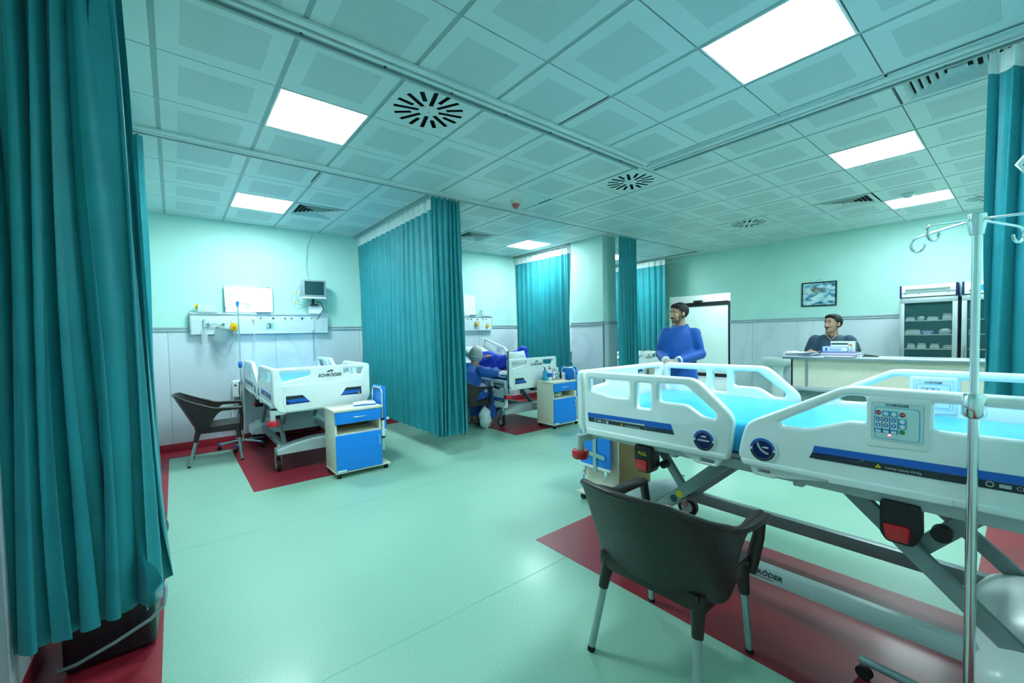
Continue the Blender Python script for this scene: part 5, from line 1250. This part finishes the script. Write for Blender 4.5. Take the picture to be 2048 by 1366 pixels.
# ------------------------------------------------------------------ bin under the left curtain, bag behind it
t = thing('waste_container', 'black container with a bent metal bar below the left curtain', 'bin', (-.245, -.24, 0))
bin_m = M('dark_bin', (20, 27, 32), .35, var=.1)
g = G().prism(rpoly([(-.15, -.24), (.155, -.24), (.165, .22), (-.15, .22)], .03), .02, .27, lambda u, v, w_: (u, v, w_)); g.build('body', bin_m, t, bevel=.008)
G().b2((-.155, -.245, .27), (.17, .225, .295)).build('lid', bin_m, t, bevel=.01)
for x in (-.05, .07): bx('rib', (x, -.245, .03), (x + .006, -.238, .26), bin_m, t)
G().tube([(-.17, -.2, .03), (-.16, -.26, .05), (-.10, -.275, .062), (.02, -.275, .10), (.14, -.275, .15), (.185, -.265, .19), (.195, -.24, .24), (.19, -.2, .26)], .008, 10).build('bent_bar', steel_grey, t, smooth=60)
for x, y in ((-.12, -.2), (.12, -.2), (-.12, .18), (.12, .18)): G().cyl((x, y, 0), (x, y, .03), .02, n=10).build('foot', rubber, t)
t = thing('black_bag', 'shiny black bag peeking out behind the left curtain', 'bag', (-.20, .72, 0))
G().ball((0, 0, .13), (.15, .16, .13), 18, 12).ball((.05, .03, .2), (.09, .1, .07)).ball((-.02, 0, .27), (.05, .05, .06)).build('bag', M('black_film', (20, 26, 28), .2, var=.3, scale=20, bump=.9, bscale=14), t, smooth=180)

t = thing('white_drum', 'pale round drum with dark ring mark between the crowded cabinet and the pillar', 'drum', (5.22, 1.70, 0))
G().lathe([(.12, 0), (.13, .02), (.13, .25), (.125, .27), (.13, .29), (.13, .62), (.10, .68), (.05, .70)], n=24).build('drum_body', M('pale_drum', (196, 216, 222), .3, var=.05), t, smooth=40)
G().lathe([(.045, .70), (.045, .74), (.02, .745)], n=16).build('drum_cap', stripe_blue, t, smooth=40)
# ------------------------------------------------------------------ people
def X(mat4):
    return lambda p: mat4 @ Vector(p)
class TG(G):
    """geometry pushed through a transform as it is added"""
    def __init__(s, m): super().__init__(); s.m = m
    def add(s, vs, fs):
        return super().add([s.m @ Vector(v) for v in vs], fs)
def head_skin(g, open_mouth=False):
    # face towards +x, origin at the middle of the head
    g.ball((-.014, 0, .026), (.098, .077, .092), 20, 14)
    g.ball((.030, 0, -.032), (.060, .058, .080), 18, 12)
    g.ball((.040, 0, -.078), (.050, .046, .036), 16, 10)
    g.ball((.068, 0, -.098), (.021, .024, .017), 12, 8)
    g.tube([(.082, 0, .020), (.100, 0, -.012), (.110, 0, -.030), (.092, 0, -.042)], .01, 8, radii=[.008, .010, .0145, .010])
    for s in (-1, 1):
        g.ball((.058, s * .038, -.028), (.028, .024, .030), 10, 8)
        g.ball((-.008, s * .078, -.012), (.020, .010, .032), 10, 8)
        g.ball((.074, s * .026, .030), (.018, .026, .010), 10, 8)
        g.ball((.098, s * .011, -.036), (.010, .009, .008), 8, 6)
    g.ball((.086, 0, -.060), (.012, .024, .007), 10, 6)
    g.ball((.084, 0, -.076 if not open_mouth else -.086), (.012, .021, .007), 10, 6)
def shell_cut(scale, keep, n=30, m=22, c=(-.014, 0, .026), r=(.098, .077, .092)):
    g = G(); g.ball(c, [x * scale for x in r], n, m)
    fs = []
    for f in g.f:
        q = sum((Vector(g.v[i]) for i in f), Vector()) / len(f)
        if keep(q): fs.append(f)
    g.f = fs; return g
def hair_keep(recede=0.0):
    def k(q):
        if q.x > .045: return q.z > .072 + recede + (.0 if abs(q.y) < .045 else -.012)
        if q.x > -.005: return q.z > .030 - (.045 if q.x < .018 else 0) or False
        return q.z > -.052
    return k
def add_head(parent, mw, hair=True, beard=0, recede=0.0, mouth=False):
    """hair, brows, eyes and beard as children; mw places the head"""
    if hair:
        g = shell_cut(1.085, hair_keep(recede)); o = len(g.v)
        me = g.mesh('hair', hair_m, smooth=180)
        bm = bmesh.new(); bm.from_mesh(me); bmesh.ops.solidify(bm, geom=bm.faces[:], thickness=.010)
        bmesh.ops.smooth_vert(bm, verts=bm.verts, factor=.4); bm.to_mesh(me); bm.free(); me.transform(mw); me.shade_smooth(); link('hair', me, parent)
        g = TG(mw)
        for k in range(7): g.ball((.035 + .004 * (k % 3), -.05 + k * .0167, .098 - abs(k - 3) * .005 + recede * .4), (.035, .016, .020), 8, 6)
        g.build('fringe', hair_m, parent, smooth=180)
    g = TG(mw)
    for s in (-1, 1): g.tube([(.084, s * .012, .030), (.088, s * .028, .036), (.074, s * .048, .031)], .0055, 6, radii=[.005, .006, .003])
    g.build('eyebrows', hair_m, parent, smooth=180)
    g = TG(mw)
    for s in (-1, 1): g.ball((.0755, s * .030, .012), .0095, 10, 8)
    g.build('eyes', M('eye_white', (176, 172, 166), .4), parent, smooth=180)
    g = TG(mw)
    for s in (-1, 1): g.ball((.0825, s * .031, .012), (.004, .0065, .006), 8, 6)
    g.build('irises', hair_m, parent, smooth=180)
    g = TG(mw); g.ball((.092, 0, -.070 if not mouth else -.074), (.006, .018, .0022 if not mouth else .009), 10, 6); g.build('mouth', M('lip_dark', (104, 52, 50), .5), parent, smooth=180)
    if beard >= 1:
        g = TG(mw); g.tube([(.080, -.028, -.056), (.095, -.012, -.050), (.097, 0, -.049), (.095, .012, -.050), (.080, .028, -.056)], .006, 8, radii=[.004, .009, .008, .009, .004]); g.build('moustache', hair_m, parent, smooth=180)
    if beard >= 2:
        g = G()
        for c, r in (((.040, 0, -.078), (.053, .049, .039)), ((.068, 0, -.098), (.023, .026, .019))):
            gg = shell_cut(1.0, lambda q: q.z < -.062 and (q.x > .0), 20, 14, c, r); g.add(gg.v, gg.f)
        for s in (-1, 1): g.ball((.022, s * .058, -.045), (.022, .008, .034), 8, 6)
        me = g.mesh('beard', M('stubble', (112, 86, 74), .6, var=.2, scale=120), smooth=180); me.transform(mw); link('beard', me, parent)
def hand(g, wrist, direc, palm_n, curl=.5, r=.0085, side=1):
    """palm with four fingers of different length and a thumb leaving its side"""
    w_ = Vector(wrist); d = Vector(direc).normalized(); n = Vector(palm_n); n = (n - d * n.dot(d)).normalized(); s = d.cross(n) * side
    c = w_ + d * .045
    rot = Matrix((d, s, n)).transposed()
    g.ball(c, (.050, .042, .016), 12, 8, rot); g.ball(w_ + d * .005, (.03, .028, .02), 10, 8, rot)
    for k, (o, L) in enumerate(((-.030, .058), (-.010, .070), (.010, .075), (.030, .066))):
        p = c + d * .038 + s * o; q = [p]; a = 0.0; cur = p
        for j, f in enumerate((.45, .32, .23)):
            a += curl * (.5 + .45 * j); cur = cur + (d * math.cos(a) + n * math.sin(a)) * L * f; q.append(cur)
        g.tube(q, r, 8, radii=[r * 1.05, r, r * .95, r * .75]); g.ball(q[-1], r * .75, 8, 6)
    p = c + s * .034 - d * .022
    q = [p, p + (s * .7 + d * .6 + n * .35) * .032, p + (s * .8 + d * 1.5 + n * .7) * .032]
    g.tube(q, r, 8, radii=[r * 1.35, r * 1.1, r * .8]); g.ball(q[-1], r * .8, 8, 6)
def loft(g, secs, n=20):
    """closed loft through elliptical sections (centre, rx, ry)"""
    vs = []
    for c, rx, ry in secs:
        for k in range(n):
            a = 2 * PI * k / n; vs.append((c[0] + rx * math.cos(a), c[1] + ry * math.sin(a), c[2]))
    fs = [(i * n + k, i * n + (k + 1) % n, (i + 1) * n + (k + 1) % n, (i + 1) * n + k) for i in range(len(secs) - 1) for k in range(n)]
    fs.append(tuple(range(n - 1, -1, -1))); fs.append(tuple(range((len(secs) - 1) * n, len(secs) * n))); g.add(vs, fs)
def rotz(a, loc=(0, 0, 0)): return Matrix.Translation(loc) @ Matrix.Rotation(a, 4, 'Z')

# -- standing man in the long blue gown; local frame faces +x
BODY_A = math.radians(196); HEAD_A = math.radians(152) - BODY_A
man = tag(empty('person', (4.62, -.45, 0), BODY_A), 'standing man in a long blue gown with gloved hands joined', 'person')
hm = Matrix.Translation((.035, -.0, 1.60)) @ Matrix.Rotation(HEAD_A, 4, 'Z') @ Matrix.Rotation(.06, 4, 'Y')
SH, EL, HR, HL = 1.375, 1.11, (.285, -.075, 1.055), (.275, .02, 1.06)
def arms(g, sc, upto=1.0, z=0.0):
    for s, hd in ((-1, HR), (1, HL)):
        sh, el = Vector((-.01, s * .155, SH - .02)), Vector((-.005, s * .225, EL + .02)); wr = Vector(hd)
        w2 = el.lerp(wr, upto)
        g.tube([sh, sh.lerp(el, .5), el, el.lerp(w2, .5), w2], .05, 12, radii=[.062 * sc, .054 * sc, .047 * sc, .042 * sc, .032 * sc]); g.ball(sh, .064 * sc, 12, 8); g.ball(el, .047 * sc, 10, 8)
g = TG(hm); head_skin(g); gb = G(); gb.add(g.v, g.f)
gb.tube([(-.005, 0, 1.55), (-.03, 0, 1.42)], .056, 14, radii=[.055, .064])
loft(gb, [((-.02, 0, .82), .10, .15), ((-.015, 0, 1.0), .095, .14), ((-.01, 0, 1.2), .11, .165), ((-.015, 0, 1.36), .10, .17), ((-.02, 0, 1.44), .06, .09)])
arms(gb, .95)
for s in (-1, 1):
    gb.tube([(-.01, s * .09, .88), (.01, s * .10, .50), (-.005, s * .10, .10)], .07, 12, radii=[.088, .062, .045]); gb.ball((.055, s * .105, .045), (.13, .045, .045), 12, 8)
hand(gb, HR, (.12, .95, -.1), (-.6, 0, -.7), .55, .0075, -1); hand(gb, HL, (.25, -.95, -.12), (-.6, 0, -.7), .6, .0075, 1)
body = remesh('body', gb, .0065, skin_m, 5, man)
add_head(body, hm, beard=2)
g = G()
loft(g, [((-.01, 0, .40), .165, .215), ((-.01, 0, .6), .158, .205), ((-.01, 0, .82), .15, .195), ((0, 0, 1.02), .138, .175), ((.0, 0, 1.2), .135, .178), ((-.01, 0, 1.34), .122, .182), ((-.018, 0, 1.42), .095, .135), ((-.02, 0, 1.455), .072, .082)], 28)
arms(g, 1.26, .97)
gown = remesh('gown', g, .011, gown_blue, 22, body)
def crease(me, fn):
    nr = [v.normal.copy() for v in me.vertices]
    for v, n in zip(me.vertices, nr): v.co += n * fn(v.co)
crease(gown.data, lambda p: noise.noise(Vector((p.x * 5, p.y * 9, p.z * 2.2))) * .018 + noise.noise(Vector((p.x * 14, p.y * 18, p.z * 6))) * .007)
G().tube([(-.02 + .078 * math.cos(a * PI / 8), .088 * math.sin(a * PI / 8), 1.452 - .022 * math.cos(a * PI / 8)) for a in range(16)], .009, 8, closed=True).build('neck_binding', M('light_blue_binding', (40, 130, 226), .6), body, smooth=180)
for s, hd in ((-1, HR), (1, HL)):
    el, wr = Vector((-.005, s * .225, EL + .02)), Vector(hd); a, b = el.lerp(wr, .80), el.lerp(wr, .95)
    G().tube([a, b], .05, 14, radii=[.050, .043]).build('knit_cuff', linen, body, smooth=60)
    G().ball(el, .058, 14, 10).tube([el, el.lerp(wr, .45), a.lerp(b, .25)], .055, 14, radii=[.058, .056, .052]).build('sleeve', gown_blue, body, smooth=60)
for hd, d, sd in ((HR, (.12, .95, -.1), -1), (HL, (.25, -.95, -.12), 1)):
    g = G(); hand(g, hd, d, (-.6, 0, -.7), .55 if sd < 0 else .6, .0095, sd); el = Vector((-.005, sd * .225, EL + .02)); w_ = Vector(hd); g.tube([el.lerp(w_, .93), w_], .035, 12, radii=[.036, .033])
    remesh('glove', g, .0045, glove_m, 3, body)
for s in (-1, 1): G().ball((.06, s * .105, .045), (.135, .05, .05), 12, 8).build('shoe', black_pl, body, smooth=180)

# -- man behind the counter
BA2 = math.radians(190); man2 = tag(empty('person', (6.84, -1.36, 0), BA2), 'man with moustache in navy scrubs sitting behind the counter', 'person')
hm2 = Matrix.Translation((.06, .015, 1.447)) @ Matrix.Rotation(math.radians(150) - BA2, 4, 'Z') @ Matrix.Rotation(-.02, 4, 'Y') @ Matrix.Scale(1.02, 4)
g = TG(hm2); head_skin(g, True); gb = G(); gb.add(g.v, g.f)
gb.tube([(.03, 0, 1.40), (-.01, 0, 1.27)], .066, 14, radii=[.064, .074])
loft(gb, [((0, 0, .62), .15, .19), ((.0, 0, .85), .16, .19), ((.0, 0, 1.05), .15, .19), ((-.01, 0, 1.2), .12, .18), ((-.01, 0, 1.28), .07, .11)])
def arms2(g, sc, full):
    for s in (-1, 1):
        sh, el, wr = Vector((0, s * .175, 1.225)), Vector((.02, s * .245, 1.03)), Vector((.30, s * .20, 1.09))
        if full: g.tube([sh, sh.lerp(el, .5), el, el.lerp(wr, .5), wr], .05, 12, radii=[.066 * sc, .058 * sc, .048 * sc, .043 * sc, .03 * sc]); g.ball(el, .048 * sc, 10, 8)
        else:
            e2 = sh.lerp(el, .88); g.tube([sh, sh.lerp(e2, .5), e2], .05, 14, radii=[.074 * sc, .076 * sc, .074 * sc])
        g.ball(sh, .068 * sc, 12, 8)
arms2(gb, 1.0, True)
for s in (-1, 1):
    gb.tube([(.0, s * .10, .66), (.30, s * .12, .64), (.36, s * .12, .36), (.33, s * .12, .08)], .07, 12, radii=[.10, .08, .062, .045]); gb.ball((.39, s * .12, .045), (.12, .045, .045), 12, 8)
    hand(gb, (.31, s * .195, 1.09), (.9, -s * .4, -.05), (0, 0, -1), .35, .0095, s)
body2 = remesh('body', gb, .0075, skin_m, 5, man2)
add_head(body2, hm2, beard=1, recede=.012, mouth=True)
g = G(); loft(g, [((0, 0, .58), .175, .20), ((.0, 0, .85), .18, .20), ((.0, 0, 1.05), .168, .195), ((-.005, 0, 1.18), .145, .19), ((-.01, 0, 1.265), .108, .15), ((-.012, 0, 1.298), .085, .10)], 28); arms2(g, 1.10, False)
shirt = remesh('scrub_shirt', g, .011, scrub_navy, 20, body2)
crease(shirt.data, lambda p: noise.noise(Vector((p.x * 7, p.y * 8, p.z * 5))) * .012)
g = G()
for s in (-1, 1): g.tube([(.0, s * .10, .66), (.30, s * .12, .64), (.36, s * .12, .36), (.34, s * .12, .12)], .08, 12, radii=[.115, .10, .085, .08])
remesh('trousers', g, .014, scrub_navy, 4, body2)
g = G().tube([(.10, -.055, 1.30), (.142, 0, 1.225), (.10, .055, 1.30)], .008, 8); g.build('neckline', M('collar_skin', (176, 132, 108), .5), body2, smooth=180)
st = thing('stool', 'stool under the man behind the counter', 'stool', (6.84, -1.36, 0)); G().lathe([(.17, .50), (.18, .52), (.17, .54)], n=20).build('seat', black_pl, st, smooth=50); G().cyl((0, 0, .05), (0, 0, .5), .03).build('post', chrome, st, smooth=40); G().lathe([(.2, 0), (.2, .03), (.03, .06)], n=20).build('base', black_pl, st, smooth=50)

# -- visitor bent over the bed, seen from behind
vis = tag(empty('person', (3.42, 2.26, 0), .12), 'visitor in blue gown and hair cap bent over the patient', 'person')
hm3 = Matrix.Translation((.20, .02, 1.055)) @ Matrix.Rotation(.35, 4, 'Z') @ Matrix.Rotation(.75, 4, 'Y')
g = TG(hm3); head_skin(g); gb = G(); gb.add(g.v, g.f)
gb.tube([(.17, .01, 1.0), (.14, 0, .92)], .055, 12, radii=[.055, .066])
gb.tube([(-.03, 0, .50), (.0, 0, .65), (.06, 0, .80), (.12, 0, .90)], .14, 16, radii=[.16, .145, .15, .10], flat=1.15)
def arms3(g, sc):
    for s, wr in ((-1, Vector((.50, -.10, .845))), (1, Vector((.50, .20, .85)))):
        sh, el = Vector((.12, s * .19, .86)), Vector((.34, s * .25, .80)); g.tube([sh, sh.lerp(el, .5), el, el.lerp(wr, .6), wr], .05, 12, radii=[.062 * sc, .055 * sc, .047 * sc, .042 * sc, .033 * sc]); g.ball(sh, .064 * sc, 10, 8)
arms3(gb, 1)
for s in (-1, 1):
    gb.tube([(-.02, s * .10, .535), (.27, s * .12, .54), (.30, s * .12, .30), (.26, s * .12, .08)], .07, 12, radii=[.10, .078, .058, .045]); gb.ball((.31, s * .12, .045), (.12, .045, .045), 12, 8)
hand(gb, (.50, -.10, .845), (.9, .3, -.1), (0, 0, -1), .3, .0085, -1); hand(gb, (.50, .20, .85), (.9, -.3, -.1), (0, 0, -1), .3, .0085, 1)
body3 = remesh('body', gb, .008, skin_m, 5, vis)
g = G(); g.tube([(-.06, 0, .47), (-.035, 0, .62), (.04, 0, .80), (.115, 0, .92)], .15, 18, radii=[.20, .185, .185, .115], flat=1.15); arms3(g, 1.4)
for s in (-1, 1): g.tube([(-.02, s * .10, .53), (.27, s * .12, .53), (.31, s * .12, .30), (.30, s * .12, .14)], .09, 12, radii=[.13, .12, .12, .13])
gw = remesh('gown', g, .012, gown_blue, 6, body3)
crease(gw.data, lambda p: noise.noise(Vector((p.x * 8, p.y * 8, p.z * 6))) * .018 + noise.noise(Vector((p.x * 20, p.y * 20, p.z * 16))) * .006)
g = TG(hm3); g.ball((-.022, 0, .030), (.122, .105, .122), 24, 16); me = g.mesh('hair_cap', cap_m, smooth=180)
crease(me, lambda p: noise.noise(p * 28) * .008)
link('hair_cap', me, body3)
g = TG(hm3); g.tube([(-.022 + .098 * math.cos(a * PI / 8), .085 * math.sin(a * PI / 8), -.030 + .05 * math.cos(a * PI / 8)) for a in range(16)], .006, 6, closed=True); g.build('cap_band', M('cap_band_white', (206, 214, 214), .6), body3, smooth=180)

# -- patient on the bed
def sheet(name, label, fn, nu, nv, mat, cat='bedding', th=.012):
    t = thing(name, label, cat, (0, 0, 0)); g = G().grid(fn, nu, nv); o = nu * nv; g.grid(lambda u, v: (lambda p: (p[0], p[1], p[2] - th))(fn(u, v)), nu, nv)
    for i in range(nu - 1):
        for j in (0, nv - 1): g.f.append((j * nu + i, j * nu + i + 1, o + j * nu + i + 1, o + j * nu + i))
    for j in range(nv - 1):
        for i in (0, nu - 1): g.f.append((j * nu + i, (j + 1) * nu + i, o + (j + 1) * nu + i, o + j * nu + i))
    g.build('cloth', mat, t, smooth=180); return t
def surf_z(v): return .79 if v < 1.08 else .79 + (v - 1.08) * .353
def bedsheet(u, v):
    x = 4.27 + (-.44 + .88 * u); vv = .10 + 1.86 * v; e = max(0, abs(u - .5) - .44) / .06
    return (x, 1.75 + vv, surf_z(vv) + .016 + .012 * noise.noise(Vector((u * 7, v * 15, 0))) + .006 - .05 * e)
sheet('bed_sheet', 'crumpled white sheet under the lying patient', bedsheet, 44, 60, linen)
pat = tag(empty('person', (4.27, 1.75, 0), 0), 'patient in blue gown lying on the bed with knees raised', 'person')
hm4 = Matrix.Translation((.0, 1.50, 1.065)) @ Matrix.Rotation(PI / 2, 4, 'Z') @ Matrix.Rotation(-1.1, 4, 'Y') @ Matrix.Rotation(PI, 4, 'Z')
g = TG(hm4); head_skin(g); gb = G(); gb.add(g.v, g.f)
gb.tube([(0, 1.43, 1.03), (0, 1.34, .99)], .055, 12)
gb.tube([(0, 1.33, .965), (0, 1.15, .92), (0, .95, .88), (0, .80, .865)], .12, 16, radii=[.085, .10, .095, .10], flat=1.5)
KN = {-1: (.08, .50, 1.05), 1: (.22, .46, 1.13)}
def legs4(g, sc):
    for s in (-1, 1):
        k = KN[s]; g.tube([(s * .09 + .03, .80, .865), ((s * .09 + k[0]) / 2 + .02, .65, .97), k, (k[0], .38, .97), (k[0], .29, .84)], .06, 12, radii=[.085 * sc, .075 * sc, .06 * sc, .05 * sc, .042 * sc]); g.ball(k, .06 * sc, 10, 8)
legs4(gb, 1)
for s in (-1, 1): gb.ball((KN[s][0], .22, .835), (.04, .11, .035), 12, 8)
def arms4(g, sc, upto=1.0):
    for s, wr in ((-1, Vector((-.10, .98, 1.035))), (1, Vector((.06, 1.02, 1.04)))):
        sh, el = Vector((s * .17, 1.28, .985)), Vector((s * .25, 1.06, .96)); w2 = el.lerp(wr, upto); g.tube([sh, sh.lerp(el, .5), el, w2], .045, 12, radii=[.055 * sc, .048 * sc, .042 * sc, .034 * sc]); g.ball(sh, .056 * sc, 10, 8)
arms4(gb, 1)
hand(gb, (-.10, .98, 1.035), (.9, -.3, 0), (0, 0, -1), .3, .0085, 1); hand(gb, (.06, 1.02, 1.04), (-.9, -.3, 0), (0, 0, -1), .3, .0085, -1)
body4 = remesh('body', gb, .008, skin_m, 5, pat)
g = G(); g.tube([(0, 1.36, .965), (0, 1.15, .925), (0, .95, .885), (0, .78, .87)], .14, 18, radii=[.09, .12, .115, .115], flat=1.6); legs4(g, 1.25); arms4(g, 1.25, .8)
gw = remesh('gown', g, .011, M('patient_gown_blue', (34, 66, 214), .6, var=.1), 6, body4)
crease(gw.data, lambda p: noise.noise(Vector((p.x * 9, p.y * 7, p.z * 9))) * .018 + noise.noise(p * 24) * .006)
g = TG(hm4); g.ball((-.018, 0, .030), (.118, .098, .115), 24, 16); me = g.mesh('hair_cap', M('pale_cap', (206, 200, 196), .6, var=.08, scale=40), smooth=180)
crease(me, lambda p: noise.noise(p * 28) * .006)
link('hair_cap', me, body4)
def pillow(label, loc, rot, d, mat):
    t = thing('pillow', label, 'pillow', loc); t.rotation_euler = rot
    def fn(u, v, s):
        x, y = 2 * u - 1, 2 * v - 1; e = (1 - abs(x) ** 2.6) * (1 - abs(y) ** 2.6); pin = 1 + .10 * (abs(x) * abs(y)) ** 2
        return (x * d[0] * pin, y * d[1] * pin, s * d[2] * max(0, e) ** .5 + .008 * noise.noise(Vector((x * 3, y * 3, s))))
    g = G().grid(lambda u, v: fn(u, v, 1), 22, 22); g.grid(lambda u, v: fn(u, v, -1), 22, 22)
    me = g.mesh('cover', mat, smooth=180); bm = bmesh.new(); bm.from_mesh(me); bmesh.ops.remove_doubles(bm, verts=bm.verts, dist=.003); bmesh.ops.recalc_face_normals(bm, faces=bm.faces); bm.to_mesh(me); bm.free(); me.shade_smooth()
    link('cover', me, t); return t
pillow('white pillow leaning at the foot end of the occupied bed', (4.14, 1.93, .985), (1.15, 0, .1), (.20, .15, .05), linen)
pillow('white pillow behind the head of the lying patient', (4.40, 3.42, 1.085), (.34, 0, .05), (.24, .22, .06), linen)
# -- patient with bandaged foot on the far bed
p4 = tag(empty('person', (7.36, 1.8, 0), 0), 'patient with a white bandaged foot on the far bed', 'person')
gb = G(); gm = Matrix.Translation((0, 1.72, .90)) @ Matrix.Rotation(PI / 2, 4, 'Z') @ Matrix.Rotation(-1.4, 4, 'Y') @ Matrix.Rotation(PI, 4, 'Z'); g = TG(gm); head_skin(g); gb.add(g.v, g.f)
gb.tube([(0, 1.64, .87), (0, 1.55, .86)], .055, 12); gb.tube([(0, 1.54, .86), (0, 1.3, .86), (0, 1.0, .85)], .12, 16, radii=[.10, .12, .12], flat=1.3)
for s in (-1, 1):
    gb.tube([(s * .09, .98, .85), (s * .12 + .14, .6, .85), (s * .12 + .26, .22, .85)], .06, 12, radii=[.085, .06, .045]); gb.tube([(s * .12 + .26, .24, .84), (s * .12 + .26, .18, .87), (s * .12 + .27, .15, 1.0)], .035, 10, radii=[.045, .045, .03])
    gb.tube([(s * .17, 1.5, .86), (s * .24, 1.25, .84), (s * .2, 1.0, .84)], .045, 10, radii=[.055, .045, .032]); hand(gb, (s * .2, 1.0, .84), (0, -1, 0), (0, 0, -1), .2, .0085, s)
b4 = remesh('body', gb, .011, skin_m, 4, p4)
for s in (-1, 1):
    g = G().tube([(s * .12 + .20, .42, .86), (s * .12 + .26, .25, .86), (s * .12 + .26, .175, .88), (s * .12 + .27, .15, .985)], .05, 12, radii=[.062, .058, .058, .046]); g.build('bandage', linen, b4, smooth=60)
def blanket(u, v):
    x = 7.36 - .43 + .86 * u; y = 2.25 + 1.2 * v; return (x, y, .80 + .17 * math.exp(-((u - .5) / .28) ** 2) + .01 * noise.noise(Vector((u * 6, v * 8, 1))))
sheet('blanket', 'white blanket over the patient in the far bed', blanket, 24, 30, linen)
# bags by the visitor's chair
for nm, lab, c, r in (('white_bag', 'white plastic bag hanging under the arm of the visitor chair', (3.60, 2.12, .55), (.07, .08, .11)), ('cloth_bag', 'pale cloth bag on the floor beside the visitor chair', (3.58, 2.05, .16), (.10, .09, .16))):
    t = thing(nm, lab, 'bag', (c[0], c[1], c[2] - r[2])); g = G().ball((0, 0, r[2]), r, 18, 12); me = g.mesh('sack', M('bag_white', (206, 220, 222), .5, var=.06), smooth=180)
    crease(me, lambda p: noise.noise(p * 11) * .03)
    link('sack', me, t); G().tube([(-.03, 0, r[2] * 1.9), (0, 0, r[2] * 2.15), (.03, 0, r[2] * 1.9)], .008, 6).build('handle', MATS['bag_white'], t, smooth=60)
